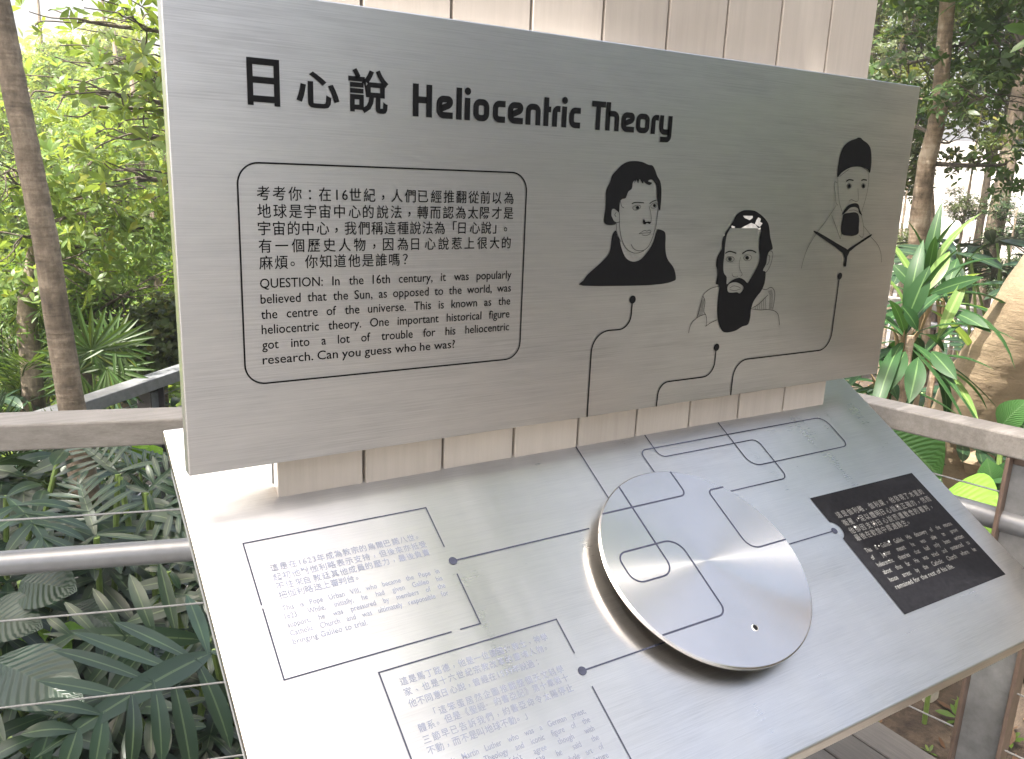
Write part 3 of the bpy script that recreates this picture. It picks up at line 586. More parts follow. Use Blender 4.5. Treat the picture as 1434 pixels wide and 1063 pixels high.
def bar(mb, A, B, w, h, z1=None):
    """rectangular bar between plan points A, B (top edge z), width w, height h"""
    A = np.array(A, float); B = np.array(B, float); d = (B-A); d2 = d[:2]/np.linalg.norm(d[:2]); nrm = np.array([-d2[1], d2[0], 0])*w/2
    dn = np.array([0, 0, h])
    V = [A-nrm-dn, B-nrm-dn, B+nrm-dn, A+nrm-dn, A-nrm, B-nrm, B+nrm, A+nrm]
    mb.add(V, [(0,3,2,1),(4,5,6,7),(0,1,5,4),(1,2,6,5),(2,3,7,6),(3,0,4,7)])
def hpost(root, x, y, ang, z0, z1, w=.10, d=.075):
    """H-section post: two brown flanges and a grey web between them"""
    c = empty('post', (0, 0, 0)); bpy.data.objects.remove(c)
    ca, sa = math.cos(ang), math.sin(ang)
    m = MB(); m.box(-.004, .004, -w/2+.008, w/2-.008, 0, z1-z0)
    m.box(-d/2, d/2, -w/2, -w/2+.008, 0, z1-z0); m.box(-d/2, d/2, w/2-.008, w/2, 0, z1-z0)
    p = m.build('post', M['post_brown'], root, bevel=.001, segs=1, uv=False, loc=(x, y, z0), rot=(0, 0, ang))
    m = MB(); m.box(.0045, .0075, -w/2+.0085, w/2-.0085, 0.01, z1-z0-.02); m.box(-.0075, -.0045, -w/2+.0085, w/2-.0085, 0.01, z1-z0-.02)
    m.build('web_cover', M['post_grey'], p, uv=False)
    return p

def railing(name, label, A, B, top, rail_w, rail_h, tube, cables, posts, ang, inner, z0=-.15, tr=.019, mat=None):
    root = empty(name, ((A[0]+B[0])/2, (A[1]+B[1])/2, z0)); tag(root, label, 'railing')
    off = Vector(root.location)
    def fix(o): o.location = Vector(o.location)-off; return o
    m = MB(); bar(m, (A[0], A[1], top), (B[0], B[1], top), rail_w, rail_h); fix(m.build('top_rail', mat or M['rail_wood'], root, bevel=.004, uv=False))
    d = Vector((B[0]-A[0], B[1]-A[1], 0)).normalized(); nrm = Vector((d.y, -d.x, 0))*inner
    for z in tube:
        m = MB(); a = Vector((A[0], A[1], z))+nrm; b = Vector((B[0], B[1], z))+nrm
        m.tube([a, b], [tr, tr], 24); fix(m.build('tube_rail', M['tube'], root, smooth=True, uv=False))
    for z in cables:
        m = MB(); P = [Vector((A[0], A[1], z)).lerp(Vector((B[0], B[1], z)), t/8) - Vector((0, 0, .006*math.sin(math.pi*t/8))) for t in range(9)]
        m.tube(P, [.0022]*9, 8); fix(m.build('cable', M['cable'], root, smooth=True, uv=False))
    for (x, y) in posts:
        p = hpost(root, x, y, ang, z0, top-rail_h-.001); fix(p)
        for z in tube:
            m = MB(); c = Vector((x, y, z)); e = c+nrm*.9
            m.tube([c, c.lerp(e, .6)-Vector((0, 0, .02)), e], [.006, .007, .008], 10); m.tube([c+nrm*.34, c+nrm*.46], [.022, .022], 18)
            fix(m.build('tube_bracket', M['tube'], root, smooth=True, uv=False))
    return root
a17 = math.atan2(-.306, 1)+math.pi/2
railing('handrail_fence', 'timber topped cable railing running left from behind the sign', (-2.6, fence_y(-2.6)-.05), (1.46, fence_y(1.46)-.05), 1.0, .088, .052, [.765], [.80, .585, .39, .20], [(-1.25, fence_y(-1.25)-.05), (1.43, fence_y(1.43)-.05)], a17, .13, tr=.0225)
RA, RB = (1.487, .37), (1.972, -1.80)
def rline(y): return RA[0]+(RB[0]-RA[0])*(y-RA[1])/(RB[1]-RA[1])
railing('handrail_fence', 'timber topped cable railing running right of the sloping desk', RA, RB, 1.0, .075, .050, [.80], [.865, .57, .425, .28], [(rline(-.245), -.245), (rline(-1.6), -1.6)], math.atan2(-2.17, .485)+math.pi/2, .0, tr=.0245)
# railing of the lower walkway, left background
fA, fB = (-.90, 1.783), (2.6, 5.03)
fr = railing('handrail_fence', 'dark grey lower walkway railing behind the slim leaning trunk', fA, fB, .50, .085, .055, [.30, -.02], [.40, .18, .08], [(.385, 2.975), (1.9, 4.38), (-.75, 1.922)], math.atan2(3.247, 3.5)+1.57, .03, z0=-.62, mat=M['post_grey'])
for ch in fr.children:
    if ch.name.startswith('post'): ch.data.materials[0] = M['dark_steel']
# railing of the far walkway, right background
q0, q1 = at(1250, 417, 7.2), at(1434, 436, 7.0)
dv = q1-q0; q0 = q0-dv*1.2; q1 = q1+dv*1.5
fr2 = railing('handrail_fence', 'brown timber railing beyond the long leaved plants on the right', q0[:2], q1[:2], float(at(1340, 427, 7.1)[2]), .10, .07, [float(at(1340, 460, 7.1)[2])], [float(at(1340, y, 7.1)[2]) for y in (478, 490, 502)], [tuple(at(1306, 440, 7.16)[:2])], math.atan2(dv[1], dv[0]), .03, z0=-.75, tr=.028)
# ------------------------------------------------------------------ TERRAIN
def _sg(t): return 1/(1+math.exp(max(-50, min(50, t))))
def hgt(x, y):
    d_left = _sg((-(y-1.0-.35*x)*2.2))            # drops beyond the deck's left side
    right = _sg((-(x-2.2+.25*y)*1.6))
    base = -.62*d_left*(1-.75*right) - .10
    base -= .9*_sg((-(math.hypot(x-1, y)-9)*.5))*(1-.2*right)
    r = math.hypot(x-1, y)
    leftness = _sg(((x-2.5-.35*y)*.45))
    if y > 0: base += max(0, min(r, 35)-13)*(.20*leftness+.03)*min(1, y/8)
    base += .06*math.sin(x*1.7+.5)*math.cos(y*1.3)+.025*math.sin(x*5+y*3)
    if -3.6 < y < 1.15-.3*x and x < 2.0: base = min(base, -.22)
    return base
def grid(name, xs, ys, f, mat):
    V = [(x, y, f(x, y)) for y in ys for x in xs]; nx = len(xs)
    F = [(j*nx+i, j*nx+i+1, (j+1)*nx+i+1, (j+1)*nx+i) for j in range(len(ys)-1) for i in range(nx-1)]
    return mesh_from(name, V, F, mat=mat, smooth=True)
def spaced(lim, n, p=2.6): return [lim*math.copysign(abs(t)**p, t) for t in np.linspace(-1, 1, n)]
gr = link('ground', grid('ground', [v+1 for v in spaced(140, 121)], [v+1 for v in spaced(140, 121)], hgt, M['soil'])); tag(gr, kind='structure')

# ------------------------------------------------------------------ FOLIAGE MACHINERY
def whorl(rs, n=7, w=.16, elev=(15, 50), fold=.05, stem=.35, droop=.18):
    """one leaf cluster of unit size: n pointed, folded leaves round a short stem"""
    V = []; F = []
    for k in range(n):
        a = 2*math.pi*(k+rs.uniform(-.3, .3))/n; e = math.radians(rs.uniform(*elev)); L = rs.uniform(.7, 1.05)
        d = np.array([math.cos(a)*math.cos(e), math.sin(a)*math.cos(e), math.sin(e)]); s = np.array([-math.sin(a), math.cos(a), 0]); u = np.cross(d, s)*-1
        s = s*math.cos(.5*rs.uniform(-1, 1)) + u*math.sin(.5*rs.uniform(-1, 1)); o = len(V); b = np.array([0, 0, stem*rs.uniform(.6, 1)])
        dn = np.array([0, 0, -1.0])
        V += [b+d*.04, b+d*L*.45+s*w*L-u*0, b+d*L*.45-u*fold*0+dn*.03+u*-fold, b+d*L*.45-s*w*L, b+d*L*.78+s*w*.7*L+dn*droop*.4*L, b+d*L*.78-s*w*.7*L+dn*droop*.4*L, b+d*L+dn*droop*L]
        F += [(o, o+2, o+1), (o, o+3, o+2), (o+1, o+2, o+4), (o+2, o+3, o+5), (o+2, o+6, o+4), (o+2, o+5, o+6)]
    return np.array(V), np.array(F)
def scatter(tmpls, P, D, S, rng):
    """place templates at points P with axis directions D and sizes S"""
    n = len(P); allV = []; allF = []; off = 0
    pick = rng.integers(0, len(tmpls), n)
    for ti, (tv, tf) in enumerate(tmpls):
        idx = np.where(pick == ti)[0]
        if len(idx) == 0: continue
        z = D[idx]/np.linalg.norm(D[idx], axis=1, keepdims=True)
        r = rng.normal(size=(len(idx), 3)); x = np.cross(r, z); x /= np.linalg.norm(x, axis=1, keepdims=True); y = np.cross(z, x)
        Rm = np.stack([x, y, z], axis=2)*S[idx][:, None, None]
        V = np.einsum('nij,kj->nki', Rm, tv)+P[idx][:, None, :]
        allV.append(V.reshape(-1, 3)); k = len(tv)
        allF.append((tf[None, :, :]+(np.arange(len(idx))*k)[:, None, None]+off).reshape(-1, tf.shape[1])); off += len(idx)*k
    return np.concatenate(allV), np.concatenate(allF)
rs0 = random.Random(11)
W_BROAD = [whorl(rs0, 7, .15) for _ in range(5)]
W_SLIM = [whorl(rs0, 8, .085, (0, 55)) for _ in range(5)]
W_SPRAY = [whorl(rs0, 6, .20, (-10, 35), stem=.1) for _ in range(5)]
W_ROUND = [whorl(rs0, 6, .30, (0, 60), stem=.1, droop=.05) for _ in range(4)]
def crown_mesh(name, blobs, count, size, tm, mat, seed, up=.9, shell=.45):
    rng = np.random.default_rng(seed); B = np.array(blobs, float); vol = (B[:, 3]*B[:, 4]*B[:, 5])**(2/3)
    pick = rng.choice(len(B), count, p=vol/vol.sum())
    d = rng.normal(size=(count, 3)); d /= np.linalg.norm(d, axis=1, keepdims=True)
    r = shell+(1-shell)*rng.random(count)**.6; r *= 1+.22*np.sin(d[:, 0]*5+pick)*np.cos(d[:, 1]*4+d[:, 2]*3)
    P = B[pick, :3]+d*r[:, None]*B[pick, 3:6]
    # leave gaps: drop points that fall in noise holes
    q = np.sin(P[:, 0]*3.1/size*.12+seed)*np.sin(P[:, 1]*2.7/size*.12)*np.sin(P[:, 2]*3.3/size*.12+1)
    P = P[q < .22]; d = d[q < .22]
    D = d*.8+np.array([0, 0, up])+rng.normal(size=d.shape)*.35
    S = size*(.7+.6*rng.random(len(P)))
    V, F = scatter(tm, P, D, S, rng)
    return mesh_from(name, V, F, mat=mat)
def limb(A, B, r0, r1, rs, sag=.08, n=6):
    A = np.array(A, float); B = np.array(B, float); L = np.linalg.norm(B-A)
    P = [A, A+(B-A)*.35+np.array([rs.uniform(-1, 1), rs.uniform(-1, 1), rs.uniform(-.2, 1)])*L*sag, A+(B-A)*.7+np.array([rs.uniform(-1, 1), rs.uniform(-1, 1), rs.uniform(-.5, .5)])*L*sag, B]
    C = catmull(P, 3); return C, [r0+(r1-r0)*i/(len(C)-1) for i in range(len(C))]
def tree(name, label, cat, trunk, radii, blobs, count, size, tm, leaf, barkm, seed, group=None, wob=.06, sub=5, shell=.45, tn=14, limb_r=.45, base=None):
    """trunk: world points from the ground up; blobs: world ellipsoids of foliage"""
    b = np.array(trunk[0] if base is None else base, float); rs = random.Random(seed)
    root = empty(name, tuple(b)); tag(root, label, cat, group)
    T = catmull([np.array(p)-b for p in trunk], 7); R = np.interp(np.linspace(0, len(radii)-1, len(T)), range(len(radii)), radii)
    m = MB(); m.tube(T, list(R), tn, wob=wob, rng=rs); m.build('trunk', barkm, root, smooth=True, uv=False)
    if blobs:
        BL = [(x-b[0], y-b[1], z-b[2], a, c, d) for x, y, z, a, c, d in blobs]
        mm = MB()
        for bl in BL:
            c = np.array(bl[:3]); dist = [np.linalg.norm(t-c)+max(0, t[2]-c[2])*2 for t in T]; k = int(np.argmin(dist)); k = max(1, min(k, len(T)-1))
            C, RR = limb(T[k], c, max(.006, R[k]*limb_r), .006, rs, .10); mm.tube(C, RR, 6)
            for _ in range(sub):
                v = np.array([rs.gauss(0, 1) for _ in range(3)]); v /= np.linalg.norm(v); e = c+v*np.array(bl[3:])*.85
                st = C[rs.randint(len(C)//3, len(C)-1)]; C2, R2 = limb(st, e, max(.004, RR[0]*.35), .0025, rs, .14); mm.tube(C2, R2, 5)
        if mm.V: mm.build('branches', M['twig'], root, smooth=True, uv=False)
        link('crown', crown_mesh('crown', BL, count, size, tm, leaf, seed), leaf, root)
    return root
def blob(px, py, d, r, rz=None): p = at(px, py, d); return (p[0], p[1], p[2], r, r, rz or r*.75)

# ------------------------------------------------------------------ LARGE LEAVES
def blade(mb, P0, P1, up, w, nseg=6, fold=.18, droop=.12, peak=.4, tipx=.85):
    """one long leaf as a folded, drooping strip from P0 to P1; w = half width"""
    P0 = np.array(P0, float); P1 = np.array(P1, float); d = P1-P0; L = np.linalg.norm(d); d = d/L
    up = np.array(up, float); s = np.cross(d, up); s /= np.linalg.norm(s)+1e-9; u = np.cross(s, d)
    V = []; UV = []; F = []
    for i in range(nseg+1):
        t = i/nseg; a = (t/peak) if t < peak else (1-t)/(1-peak)
        ww = w*math.sin(min(1, a)*math.pi/2)**(.85 if t < peak else tipx) if a > 0 else 0
        ww = max(ww, w*.02); c = P0+d*L*t+u*droop*L*(4*t*(1-t))
        V += [c+s*ww+u*fold*ww, c, c-s*ww+u*fold*ww]; UV += [(t, 0), (t, .5), (t, 1)]
    for i in range(nseg):
        o = 3*i; F += [(o, o+1, o+4, o+3), (o+1, o+2, o+5, o+4)]
    mb.add(V, F, UV)
def lobed(mb, P0, P1, up, lobes=6, ll=.45, lw=.05, curl=.1, rs=None, sweep=(75, 25), web=.065):
    """deeply lobed leaf: a webbed midrib with finger lobes either side"""
    P0 = np.array(P0, float); P1 = np.array(P1, float); d = P1-P0; L = np.linalg.norm(d); d /= L
    up = np.array(up, float); s = np.cross(d, up); s /= np.linalg.norm(s); u = np.cross(s, d)
    blade(mb, P0, P1, up, web*L, 10, .12, curl*.6, .30)
    for k in range(lobes):
        t = .03+.80*k/(lobes-1)
        for sg in (-1, 1):
            tt = t+rs.uniform(-.02, .02); ang = math.radians(sweep[0]+(sweep[1]-sweep[0])*t+rs.uniform(-5, 5)) if k else math.radians(118)
            env = (.72+.5*math.sin(math.pi*min(1, t*1.1+.12)))*(1-.50*t)
            l = L*ll*env*rs.uniform(.9, 1.08); c = P0+d*L*tt+u*curl*.6*L*4*tt*(1-tt)
            dr = d*math.cos(ang)+s*sg*math.sin(ang); e = c+dr*l-u*l*curl*rs.uniform(.6, 1.8)
            blade(mb, c-dr*.02*L, e, u, lw*L*(1-.35*t)*rs.uniform(.85, 1.15), 8, .18, rs.uniform(.0, .12), .58, .62)
def frond(mb, P0, P1, up, n=22, ll=.3, lw=.012, droop=.15, rs=None, angle=55):
    """feather leaf: leaflets along an arching midrib"""
    P0 = np.array(P0, float); P1 = np.array(P1, float); d = P1-P0; L = np.linalg.norm(d); d /= L
    up = np.array(up, float); s = np.cross(d, up); s /= np.linalg.norm(s); u = np.cross(s, d)
    C = [P0+d*L*t+u*droop*L*4*t*(1-t) for t in np.linspace(0, 1, 9)]; mb.tube(C, list(np.linspace(.006, .002, 9)), 5)
    for k in range(n):
        t = .12+.86*k/n; c = P0+d*L*t+u*droop*L*4*t*(1-t); l = L*ll*(.45+.9*math.sin(math.pi*(t*.85+.1)))
        for sg in (-1, 1):
            a = math.radians(angle+rs.uniform(-6, 6)-20*t); dr = d*math.cos(a)+s*sg*math.sin(a)+u*rs.uniform(-.15, .2)
            blade(mb, c, c+dr*l, u, lw*L*(1-.4*t), 3, .2, .04, .35)
def fan(mb, C, axis, up, R, n=20, rs=None, spread=150):
    """fan palm leaf: radiating pleated segments"""
    axis = np.array(axis, float)/np.linalg.norm(axis); up = np.array(up, float); s = np.cross(axis, up); s /= np.linalg.norm(s); u = np.cross(s, axis)
    for k in range(n):
        a = math.radians(-spread+2*spread*k/(n-1)); dr = axis*math.cos(a)+s*math.sin(a)+u*rs.uniform(-.05, .12)
        l = R*(.8+.2*math.cos(a/2))*rs.uniform(.92, 1.04); e = np.array(C)+dr*l-np.array([0, 0, 1])*l*rs.uniform(.03, .15)
        blade(mb, C, e, u, R*.045, 4, .5, .03, .55)
def stalk(root, A, B, r=.007, bend=.1, name='stalk', mat=None):
    A = np.array(A, float); B = np.array(B, float); m = MB(); L = np.linalg.norm(B-A)
    C = catmull([A, (A+B)/2+np.array([0, 0, bend*L]), B], 5); m.tube(C, [r]*len(C), 7); return m.build(name, mat or M['stalk'], root, smooth=True, uv=False)
def plant(name, label, cat, base, group=None):
    root = empty(name, tuple(base)); tag(root, label, cat, group); return root
def leaf_part(root, fn, mat, name='leaf'):
    """one large leaf = one part; fn fills the mesh in world coordinates"""
    mb = MB(); fn(mb); b = np.array(root.location); mb.V = [tuple(np.array(v)-b) for v in mb.V]
    return mb.build(name, mat, root, smooth=True)
def local_stalk(root, A, B, r=.007, bend=.1, name='stalk', mat=None):
    b = np.array(root.location); return stalk(root, np.array(A)-b, np.array(B)-b, r, bend, name, mat)

# ------------------------------------------------------------------ TREES, LEFT
rs = random.Random(5)
g = lambda px, py, d: tuple(at(px, py, d))
def gnd(px, py, d, dz=0):
    p = at(px, py, d); return (p[0], p[1], hgt(p[0], p[1])-.05+dz)
T1 = [gnd(150, 900, 3.3), g(128, 760, 3.15), g(112, 640, 3.05), g(86, 480, 2.95), g(62, 330, 2.9), g(32, 180, 2.9), g(8, 60, 2.95), g(-14, -60, 3.0), g(-40, -300, 3.3), g(-30, -560, 3.9)]
tree('slim_tree', 'slim leaning grey brown trunk rising behind the left handrail, nearest to the left edge', 'tree', T1, [.050, .046, .042, .038, .036, .034, .034, .034, .030, .02],
     [(-2.4, .95, 4.6, 1.1, .85, .5), (-3.2, 1.0, 4.8, .9, .8, .5), (-1.5, 1.5, 4.5, .8, .6, .4), (-2.1, .5, 5.2, .8, .5, .4), (-1.9, 2.0, 4.9, .9, .7, .4), (-.8, 1.9, 5.0, .7, .5, .4), (-.2, 2.3, 5.3, .8, .5, .4), (-.5, 1.2, 5.2, .8, .4, .3), (-.05, -.1, 5.1, .6, .7, .35), (-2.0, .05, 5.1, .36, .30, .3)], 3500, .15, W_BROAD, M['leaf_fresh'], M['bark_grey'], 3, wob=.05, tn=20)  # unseen crown clumps, placed to shade the foreground plants, rails and tower side
# whorled-leaf tree whose sprays hang in behind the panel's left edge
b2 = [blob(200, 40, 3.9, .28, .14), blob(150, 95, 4.0, .26, .12), blob(215, 130, 3.7, .22, .12), blob(120, 30, 4.3, .26, .12), blob(75, 130, 4.2, .22, .09), blob(140, 150, 3.8, .30, .12), blob(205, 195, 3.8, .25, .12), blob(250, 90, 3.8, .3, .2), blob(260, -60, 4.0, .5, .3), blob(110, -60, 4.2, .4, .2), blob(190, 250, 3.8, .2, .1)]
tree('spray_tree', 'thin branched tree with fresh green whorled sprays beside the upper left panel edge', 'tree', [gnd(330, 640, 4.6), g(340, 400, 4.4), g(330, 200, 4.3), g(320, 0, 4.4), g(300, -260, 4.6)], [.07, .06, .05, .04, .02], b2, 200, .085, W_BROAD, M['leaf_lime'], M['bark_grey'], 8, sub=7, limb_r=.28)
b3 = [blob(60, 250, 4.6, .34, .2), blob(130, 225, 4.8, .32, .16), blob(175, 270, 4.6, .3, .16), blob(30, 330, 4.6, .3, .2), blob(120, 300, 4.5, .36, .2), blob(200, 320, 4.7, .26, .14), blob(70, 370, 4.5, .34, .2), blob(10, 240, 4.7, .25, .2), blob(140, 350, 4.6, .3, .14)]
tree('spreading_tree', 'bushy small tree with whorled leaves spreading behind the slim left trunk', 'tree', [gnd(45, 600, 4.9), g(44, 520, 4.85), g(38, 440, 4.8), g(48, 360, 4.75), g(60, 290, 4.8)], [.06, .05, .045, .035, .02], b3, 420, .080, W_BROAD, M['leaf_lime'], M['bark_grey'], 21, sub=6, limb_r=.4)
b4 = [blob(150, 400, 4.9, .34, .2), blob(110, 430, 5.0, .3, .18), blob(185, 440, 4.9, .26, .16), blob(40, 400, 5.0, .4, .22), blob(210, 400, 5.0, .25, .2), blob(0, 440, 5.1, .4, .25), blob(90, 395, 5.2, .35, .2), blob(150, 455, 5.0, .26, .1)]
tree('slim_leaved_shrub', 'dense dark green narrow leaved shrub behind the slim trunk, at title text height', 'shrub', [gnd(120, 560, 5.2), g(120, 500, 5.1), g(130, 440, 5.0)], [.05, .04, .02], b4, 650, .078, W_SLIM, M['leaf_fresh'], M['bark_grey'], 22, sub=6)
b5 = [blob(225, 480, 4.8, .22, .18), blob(252, 465, 4.9, .24, .2), blob(205, 492, 4.9, .16, .12)]
tree('clipped_bush', 'rounded clipped bush above the lower railing beside the panel', 'bush', [gnd(228, 600, 4.85), g(228, 540, 4.85), g(228, 500, 4.85)], [.03, .025, .015], b5, 1300, .045, W_ROUND, M['leaf_olive'], M['bark_grey'], 23, sub=4)
b6 = [blob(20, 500, 5.4, .5, .3), blob(80, 540, 5.6, .5, .25), blob(-30, 560, 5.4, .5, .3), blob(150, 520, 5.8, .5, .25), blob(220, 470, 6.2, .5, .3)]
tree('low_shrub', 'loose light green shrub low behind the handrail, left of the fan palm', 'shrub', [gnd(30, 620, 5.5), g(30, 560, 5.5), g(30, 510, 5.4)], [.04, .03, .02], b6, 420, .09, W_SLIM, M['leaf_fresh'], M['bark_grey'], 24)

# hillside beyond: individual bushy trees, sharing a few crown meshes
def proto_crown(kind, seed, size, n, tm, mat):
    r = random.Random(seed); bl = [(0, 0, 1.0, 1.15, 1.15, .8)]
    for k in range(9):
        a = r.uniform(0, 6.28); q = r.uniform(.5, 1.2); bl.append((q*math.cos(a), q*math.sin(a), r.uniform(.4, 1.9), r.uniform(.4, .75), r.uniform(.4, .75), r.uniform(.3, .55)))
    c = crown_mesh('crown', bl, n, size, tm, mat, seed, shell=.25)
    mm = MB(); rr = random.Random(seed); mm.tube([(0, 0, -1.5), (.05, 0, -.6), (0, .05, .2), (.05, .02, 1.0)], [.11, .09, .07, .03], 10, wob=.08, rng=rr)
    tr = mesh_from('trunk', mm.V, mm.F, mat=M['bark_grey'], smooth=True)
    mm = MB()
    for b in bl[1:]:
        C, R = limb((0, 0, rr.uniform(-.2, .5)), b[:3], .035, .008, rr); mm.tube(C, R, 5)
        for _ in range(3):
            C2, R2 = limb(C[5], np.array(b[:3])+np.array([rr.uniform(-.5, .5), rr.uniform(-.5, .5), rr.uniform(-.2, .5)]), .015, .004, rr); mm.tube(C2, R2, 4)
    br = mesh_from('branches', mm.V, mm.F, mat=M['twig'], smooth=True)
    return c, tr, br
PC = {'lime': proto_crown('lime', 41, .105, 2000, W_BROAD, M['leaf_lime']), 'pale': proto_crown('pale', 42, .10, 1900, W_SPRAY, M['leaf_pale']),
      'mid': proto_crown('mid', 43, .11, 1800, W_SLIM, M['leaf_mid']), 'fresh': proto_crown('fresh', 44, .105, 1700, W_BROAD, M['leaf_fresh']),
      'dark': proto_crown('dark', 45, .10, 2000, W_SPRAY, M['leaf_dark']), 'olive': proto_crown('olive', 46, .085, 2300, W_SPRAY, M['leaf_olive'])}
def ptree(kind, px, py, d, s, name, label, cat='tree', group=None, seed=0, lift=0):
    """crown centred on a sight line, d metres away, size s, rooted on the ground below"""
    p = at(px, py, d); root = empty(name, (p[0], p[1], p[2]-s*1.0), seed*1.7); tag(root, label, cat, group)
    c, tr, br = PC[kind]
    for nm, me in (('crown', c), ('trunk', tr), ('branches', br)):
        o = link(nm, me, None, root); o.scale = (s, s, s)
        if nm == 'trunk':
            h = p[2]-s-hgt(p[0], p[1])+.3; o.scale = (s, s, max(s, h/1.5))
            o.location = (0, 0, 0)
    return root
LH = 'trees on the sunny hillside left of the sign'
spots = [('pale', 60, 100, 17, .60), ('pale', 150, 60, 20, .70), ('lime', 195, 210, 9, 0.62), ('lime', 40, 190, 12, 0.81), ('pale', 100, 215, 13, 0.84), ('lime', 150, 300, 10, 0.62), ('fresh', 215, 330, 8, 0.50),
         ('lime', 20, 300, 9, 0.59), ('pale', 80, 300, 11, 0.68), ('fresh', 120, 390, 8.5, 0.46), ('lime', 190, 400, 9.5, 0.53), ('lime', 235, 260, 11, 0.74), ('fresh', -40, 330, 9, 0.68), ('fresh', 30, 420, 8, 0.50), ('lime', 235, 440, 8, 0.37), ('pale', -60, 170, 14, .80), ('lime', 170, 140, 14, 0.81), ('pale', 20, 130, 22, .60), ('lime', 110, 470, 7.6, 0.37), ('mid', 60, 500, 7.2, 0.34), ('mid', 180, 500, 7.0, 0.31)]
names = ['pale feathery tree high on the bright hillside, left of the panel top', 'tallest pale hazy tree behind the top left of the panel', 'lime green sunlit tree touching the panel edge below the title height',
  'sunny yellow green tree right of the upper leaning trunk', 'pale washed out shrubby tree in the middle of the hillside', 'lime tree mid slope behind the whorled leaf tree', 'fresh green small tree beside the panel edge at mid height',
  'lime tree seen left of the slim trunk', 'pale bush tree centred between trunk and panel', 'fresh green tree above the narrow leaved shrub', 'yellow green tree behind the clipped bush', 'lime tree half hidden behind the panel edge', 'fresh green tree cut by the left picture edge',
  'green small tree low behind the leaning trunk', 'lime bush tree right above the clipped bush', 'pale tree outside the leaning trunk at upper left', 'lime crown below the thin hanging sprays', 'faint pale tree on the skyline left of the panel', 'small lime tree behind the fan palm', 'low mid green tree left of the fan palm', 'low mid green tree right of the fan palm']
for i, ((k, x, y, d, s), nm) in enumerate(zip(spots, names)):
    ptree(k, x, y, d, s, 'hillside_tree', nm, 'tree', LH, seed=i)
# further hill mass: bushes that merge in the distance
rng = np.random.default_rng(9)
P = []
for _ in range(5200):
    x = rng.uniform(-14, 16); y = rng.uniform(14, 40); P.append((x, y, hgt(x, y)+rng.uniform(0, 1.7)*rng.random()))
P = np.array(P); V, F = scatter(W_SPRAY, P, np.tile([0, 0, 1.0], (len(P), 1))+rng.normal(size=P.shape)*.4, .30+.25*rng.random(len(P)), rng)
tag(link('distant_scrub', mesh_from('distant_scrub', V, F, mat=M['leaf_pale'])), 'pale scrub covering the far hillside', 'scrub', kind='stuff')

# ------------------------------------------------------------------ TREES, RIGHT
T2 = [gnd(1268, 520, 5.6), g(1276, 440, 5.4), g(1285, 345, 5.3), g(1296, 240, 5.2), g(1312, 170, 5.15), g(1320, 90, 5.1), g(1327, 0, 5.1), g(1336, -120, 5.2), g(1350, -300, 5.4)]
tree('slender_tree', 'slender sun dappled trunk rising right of the panel corner', 'tree', T2, [.066, .060, .053, .047, .042, .038, .036, .034, .028],
     [blob(1380, 140, 5.0, .30, .2), blob(1260, 90, 5.3, .32, .22), blob(1400, 60, 5.3, .36, .22), blob(1290, -60, 5.3, .5, .3), blob(1390, -60, 5.2, .6, .3), blob(1250, 170, 5.5, .22, .18), blob(1410, 230, 5.2, .3, .16)], 1150, .06, W_SPRAY, M['leaf_mid'], M['bark_brown'], 31, sub=8, limb_r=.3, wob=.04, tn=18)
T2b = [gnd(1302, 520, 6.4), g(1300, 400, 6.2), g(1304, 320, 6.1), g(1300, 240, 6.1), g(1290, 120, 6.2)]
tree('thin_tree', 'thin dark stem close behind the slender dappled trunk', 'tree', T2b, [.035, .03, .025, .022, .015], [blob(1270, 130, 6.2, .45, .3), blob(1330, 200, 6.3, .4, .2), blob(1250, 230, 6.2, .3, .22)], 800, .06, W_SPRAY, M['leaf_olive'], M['bark_brown'], 32, sub=6)
RH = 'fine leaved trees behind the slender trunk'
for i, (k, x, y, d, s, nm) in enumerate([('olive', 1265, 60, 9, .58, 'olive leafed tree just right of the timber tower'), ('olive', 1402, 150, 9.5, .42, 'olive tree spreading right of the slender trunk'), ('dark', 1440, 50, 10, .6, 'dark fine leaved tree at the top right corner'),
    ('olive', 1330, -10, 11, .65, 'tall olive tree straight behind the slender trunk top'), ('dark', 1448, 315, 8.5, .26, 'dark leafy tree over the far right railing'), ('dark', 1236, 240, 9, .32, 'dark tree hidden mostly behind the panel right edge'), ('olive', 1352, 292, 9.0, .16, 'small olive tree before the pale wall'),
    ('mid', 1460, -80, 9, .8, 'mid green tree above the top right corner'), ('mid', 1240, -80, 10, .8, 'mid green tree above the timber tower end'), ('dark', 1410, 385, 8.4, .22, 'dark low tree just above the far right railing'), ('olive', 1258, 345, 8.6, .2, 'small olive tree low beside the panel right edge'), ('dark', 1345, 400, 9.4, .22, 'dark low tree behind the long leaved plants')]):
    ptree(k, x, y, d, s, 'fine_leaved_tree', nm, 'tree', RH, seed=i+3)
